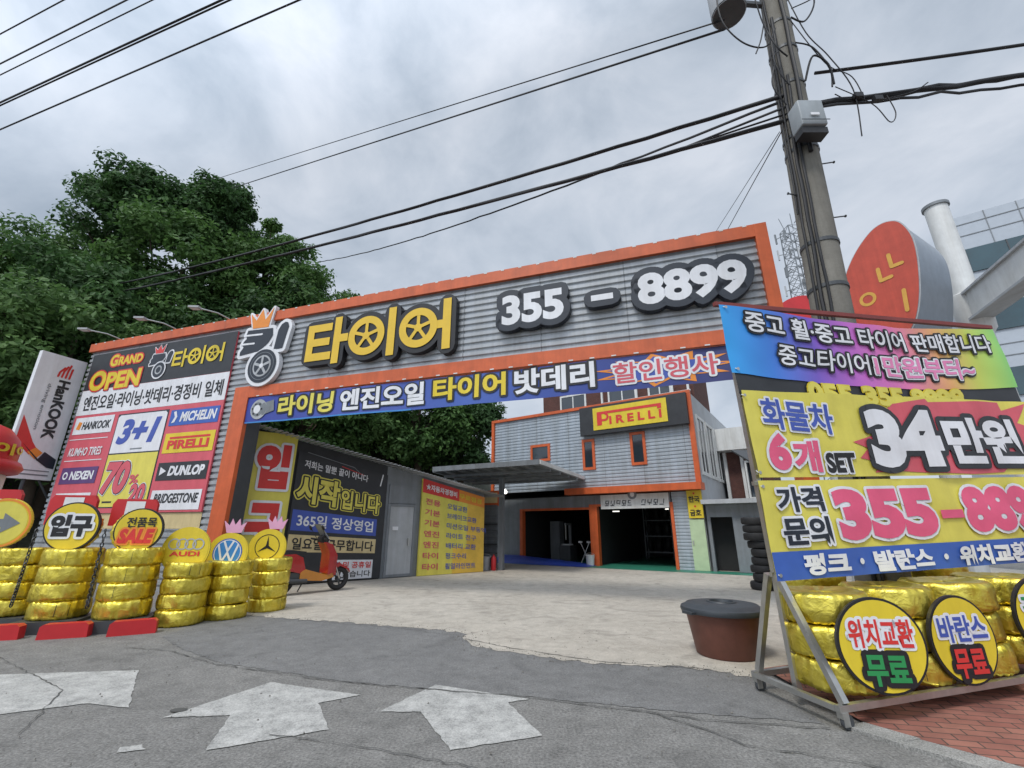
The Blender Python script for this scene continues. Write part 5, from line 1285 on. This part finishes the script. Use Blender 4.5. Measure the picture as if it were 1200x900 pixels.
for z0, z1 in ((16.4, 17.95), (12.5, 14.15), (8.6, 10.2), (5.0, 6.6)):
    b = MB(); b.box(.12, 24, -.10, -.035, z0, z1, TEAL); o = b.build('window', t)
    b = MB()
    for k in range(13): b.box(.12+1.8*k, .18+1.8*k, -.13, -.102, z0, z1, DGREY)
    b.build('mullion', o)
t = thing('lattice_mast', 'far lattice telecom mast with antennas left of the pole', 'mast', T(44.5, 60, 0))
b = MB(); w_ = 1.3
def mw(z): return 2.0-.9*z/47
for sx in (-1, 1):
    for sy in (-1, 1): b.bar((sx*mw(0), sy*mw(0), 0), (sx*mw(47), sy*mw(47), 47), .12, GREY)
for k in range(31):
    z0 = 47*k/31; z1 = 47*(k+1)/31; a, c2 = mw(z0), mw(z1)
    for (p, q) in (((-1, -1), (1, -1)), ((1, -1), (1, 1)), ((1, 1), (-1, 1)), ((-1, 1), (-1, -1))):
        b.bar((p[0]*a, p[1]*a, z0), (q[0]*c2, q[1]*c2, z1), .06, GREY); b.bar((q[0]*a, q[1]*a, z0), (p[0]*c2, p[1]*c2, z1), .06, GREY); b.bar((p[0]*c2, p[1]*c2, z1), (q[0]*c2, q[1]*c2, z1), .06, GREY)
b.build('lattice', t)
for k in range(16):
    a = k*2.4; z = 36+.75*k; r_ = 2.4
    b = MB(); b.box(-.14, .14, -.1, .1, -.9, .9, LGREY if k % 2 else GREY); b.box(-.03, .03, .1, 1.2, -.05, .05, GREY); o = b.build('antenna', t); o.location = (r_*cos(a), r_*sin(a), z); o.rotation_euler = (0, 0, a-pi/2+pi)
b = MB(); b.tube([(.4, 0, 47), (.4, 0, 50)], .06, GREY); b.tube([(-.8, 0, 46), (-1.6, 0, 49)], .05, GREY); b.build('rod', t)

# ================================================================== TREES
def tree(x, y, zt, rx, label, leaf, seed, nleaf=9000, ch=None, ls=.30, cz=None):
    rnd = random.Random(seed); zb = hz(x, y)
    ch = ch or min(zt-zb-1.5, rx*2.6)          # crown height
    cc = zt-ch/2
    t = thing('broadleaf_tree', label, 'tree', T(x, y, zb), 'trees on the slope behind the shop')
    b = MB(); h0 = cc-zb
    b.tube([(0, 0, -.3), (.1, .05, h0*.35), (-.1, .1, h0*.7), (.05, 0, h0+ch*.2)], .30, BARK, 10, .08)
    blobs = []
    nb = 56
    for k in range(nb):
        while True:
            p = Vector((rnd.uniform(-1, 1), rnd.uniform(-1, 1), rnd.uniform(-1, 1)))
            if .25 < p.length < 1: break
        p = p.normalized()*(p.length**.6)*(.72+.30*rnd.random()); s_ = rnd.uniform(.16, .36)*(1.1-.2*max(0, p.z))
        c_ = Vector((p.x*rx, p.y*rx, cc-zb+p.z*ch/2)); blobs.append((c_, s_*rx))
        if k % 5 == 0: b.tube([(0, 0, h0*.55+.2*k*.1), c_*.5+Vector((0, 0, h0*.35)), c_], .09, BARK, 6, .03)
    b.build('trunk', t, 60)
    V = []; F = []
    for i in range(nleaf):
        c_, s_ = blobs[rnd.randrange(nb)]
        while True:
            d = Vector((rnd.gauss(0, 1), rnd.gauss(0, 1), rnd.gauss(0, 1)))
            if d.length > .1: break
        d.normalize(); rr = s_*(rnd.random()**.4)*rnd.uniform(.85, 1.2)
        p = c_+Vector((d.x*rr*1.15, d.y*rr*1.15, d.z*rr*.8))
        nrm = (d*.7+Vector((rnd.gauss(0, .5), rnd.gauss(0, .5), .55+rnd.gauss(0, .4)))).normalized()
        u = nrm.cross(Vector((rnd.gauss(0, 1), rnd.gauss(0, 1), rnd.gauss(0, 1)))).normalized(); w = nrm.cross(u)
        a = ls*rnd.uniform(.6, 1.25); e2 = a*rnd.uniform(.4, .6); o_ = len(V)
        V += [p-u*a*.5, p+w*e2*.5+u*a*.05, p+u*a*.5-nrm*a*.12, p-w*e2*.5+u*a*.05]
        F.append((o_, o_+1, o_+2, o_+3))
    me = bpy.data.meshes.new('crown'); me.from_pydata(V, [], F); me.materials.append(leaf); me.update()
    o = bpy.data.objects.new('crown', me); COL.objects.link(o); o.parent = t
TREES = [
 (-24.4, 24, 24.8, 3.0, 'tallest tree on the slope, its pointed top against the sky', LEAFA),
 (-31.9, 25, 20.9, 4.4, 'broad tree at the upper left, its top below the low wires', LEAFB),
 (-37.0, 23, 18.6, 4.6, 'tree cut by the left edge of the picture', LEAFA),
 (-20.5, 25.6, 25.4, 2.7, 'narrow-topped tree just right of the tallest one', LEAFA),
 (-17.0, 27, 22.2, 3.5, 'rounded tree sloping down towards the gate', LEAFB),
 (-14.4, 28, 19.6, 3.6, 'rightmost tree of the high group, above the gate emblem', LEAFB),
 (-27.4, 20.5, 16.0, 4.6, 'lower pale tree in front at the far left', LEAFC),
 (-21.5, 21, 16.0, 4.6, 'lower tree behind the flood lamps', LEAFA),
 (-33.5, 19.5, 14.5, 4.6, 'low dark tree behind the red-capped booth', LEAFA),
 (-24.2, 18.5, 10.6, 3.8, 'low tree behind the projecting sign', LEAFA),
 (-16.8, 23.5, 14.6, 3.6, 'tree just behind the gate\'s yellow letters', LEAFA),
 (-18.6, 17.4, 11.9, 3.3, 'pale tree in front, just left of the gate top, where the thick cables end', LEAFC),
 (-20.0, 23.5, 20.0, 4.4, 'tree filling the slope between the flood lamps and the tall trees', LEAFB),
 (-15.6, 25.5, 17.0, 3.6, 'tree just above the gate emblem', LEAFA),
 (-28.9, 26.5, 21.6, 3.6, 'tree filling the gap left of the tallest one', LEAFC),
 (-11.8, 24.5, 10.8, 3.0, 'tree over the shed roof, seen through the gate, leftmost', LEAFB),
 (-9.0, 27, 12.0, 3.2, 'bright tree seen through the gate above the shed door', LEAFC),
 (-6.2, 29, 12.6, 3.2, 'tree in the middle of the gate opening', LEAFB),
 (-3.6, 31, 12.2, 2.9, 'tree next to the workshop\'s left wall, through the gate', LEAFA),
 (-8.6, 33, 14.0, 4.0, 'darker tree further back in the gate opening', LEAFA),
]
for i, (x, y_, zt, rx, lab, lf) in enumerate(TREES):
    tree(x, y_, zt, rx, lab, lf, 100+i, 22000 if rx > 3.2 else 16000, ls=.33)
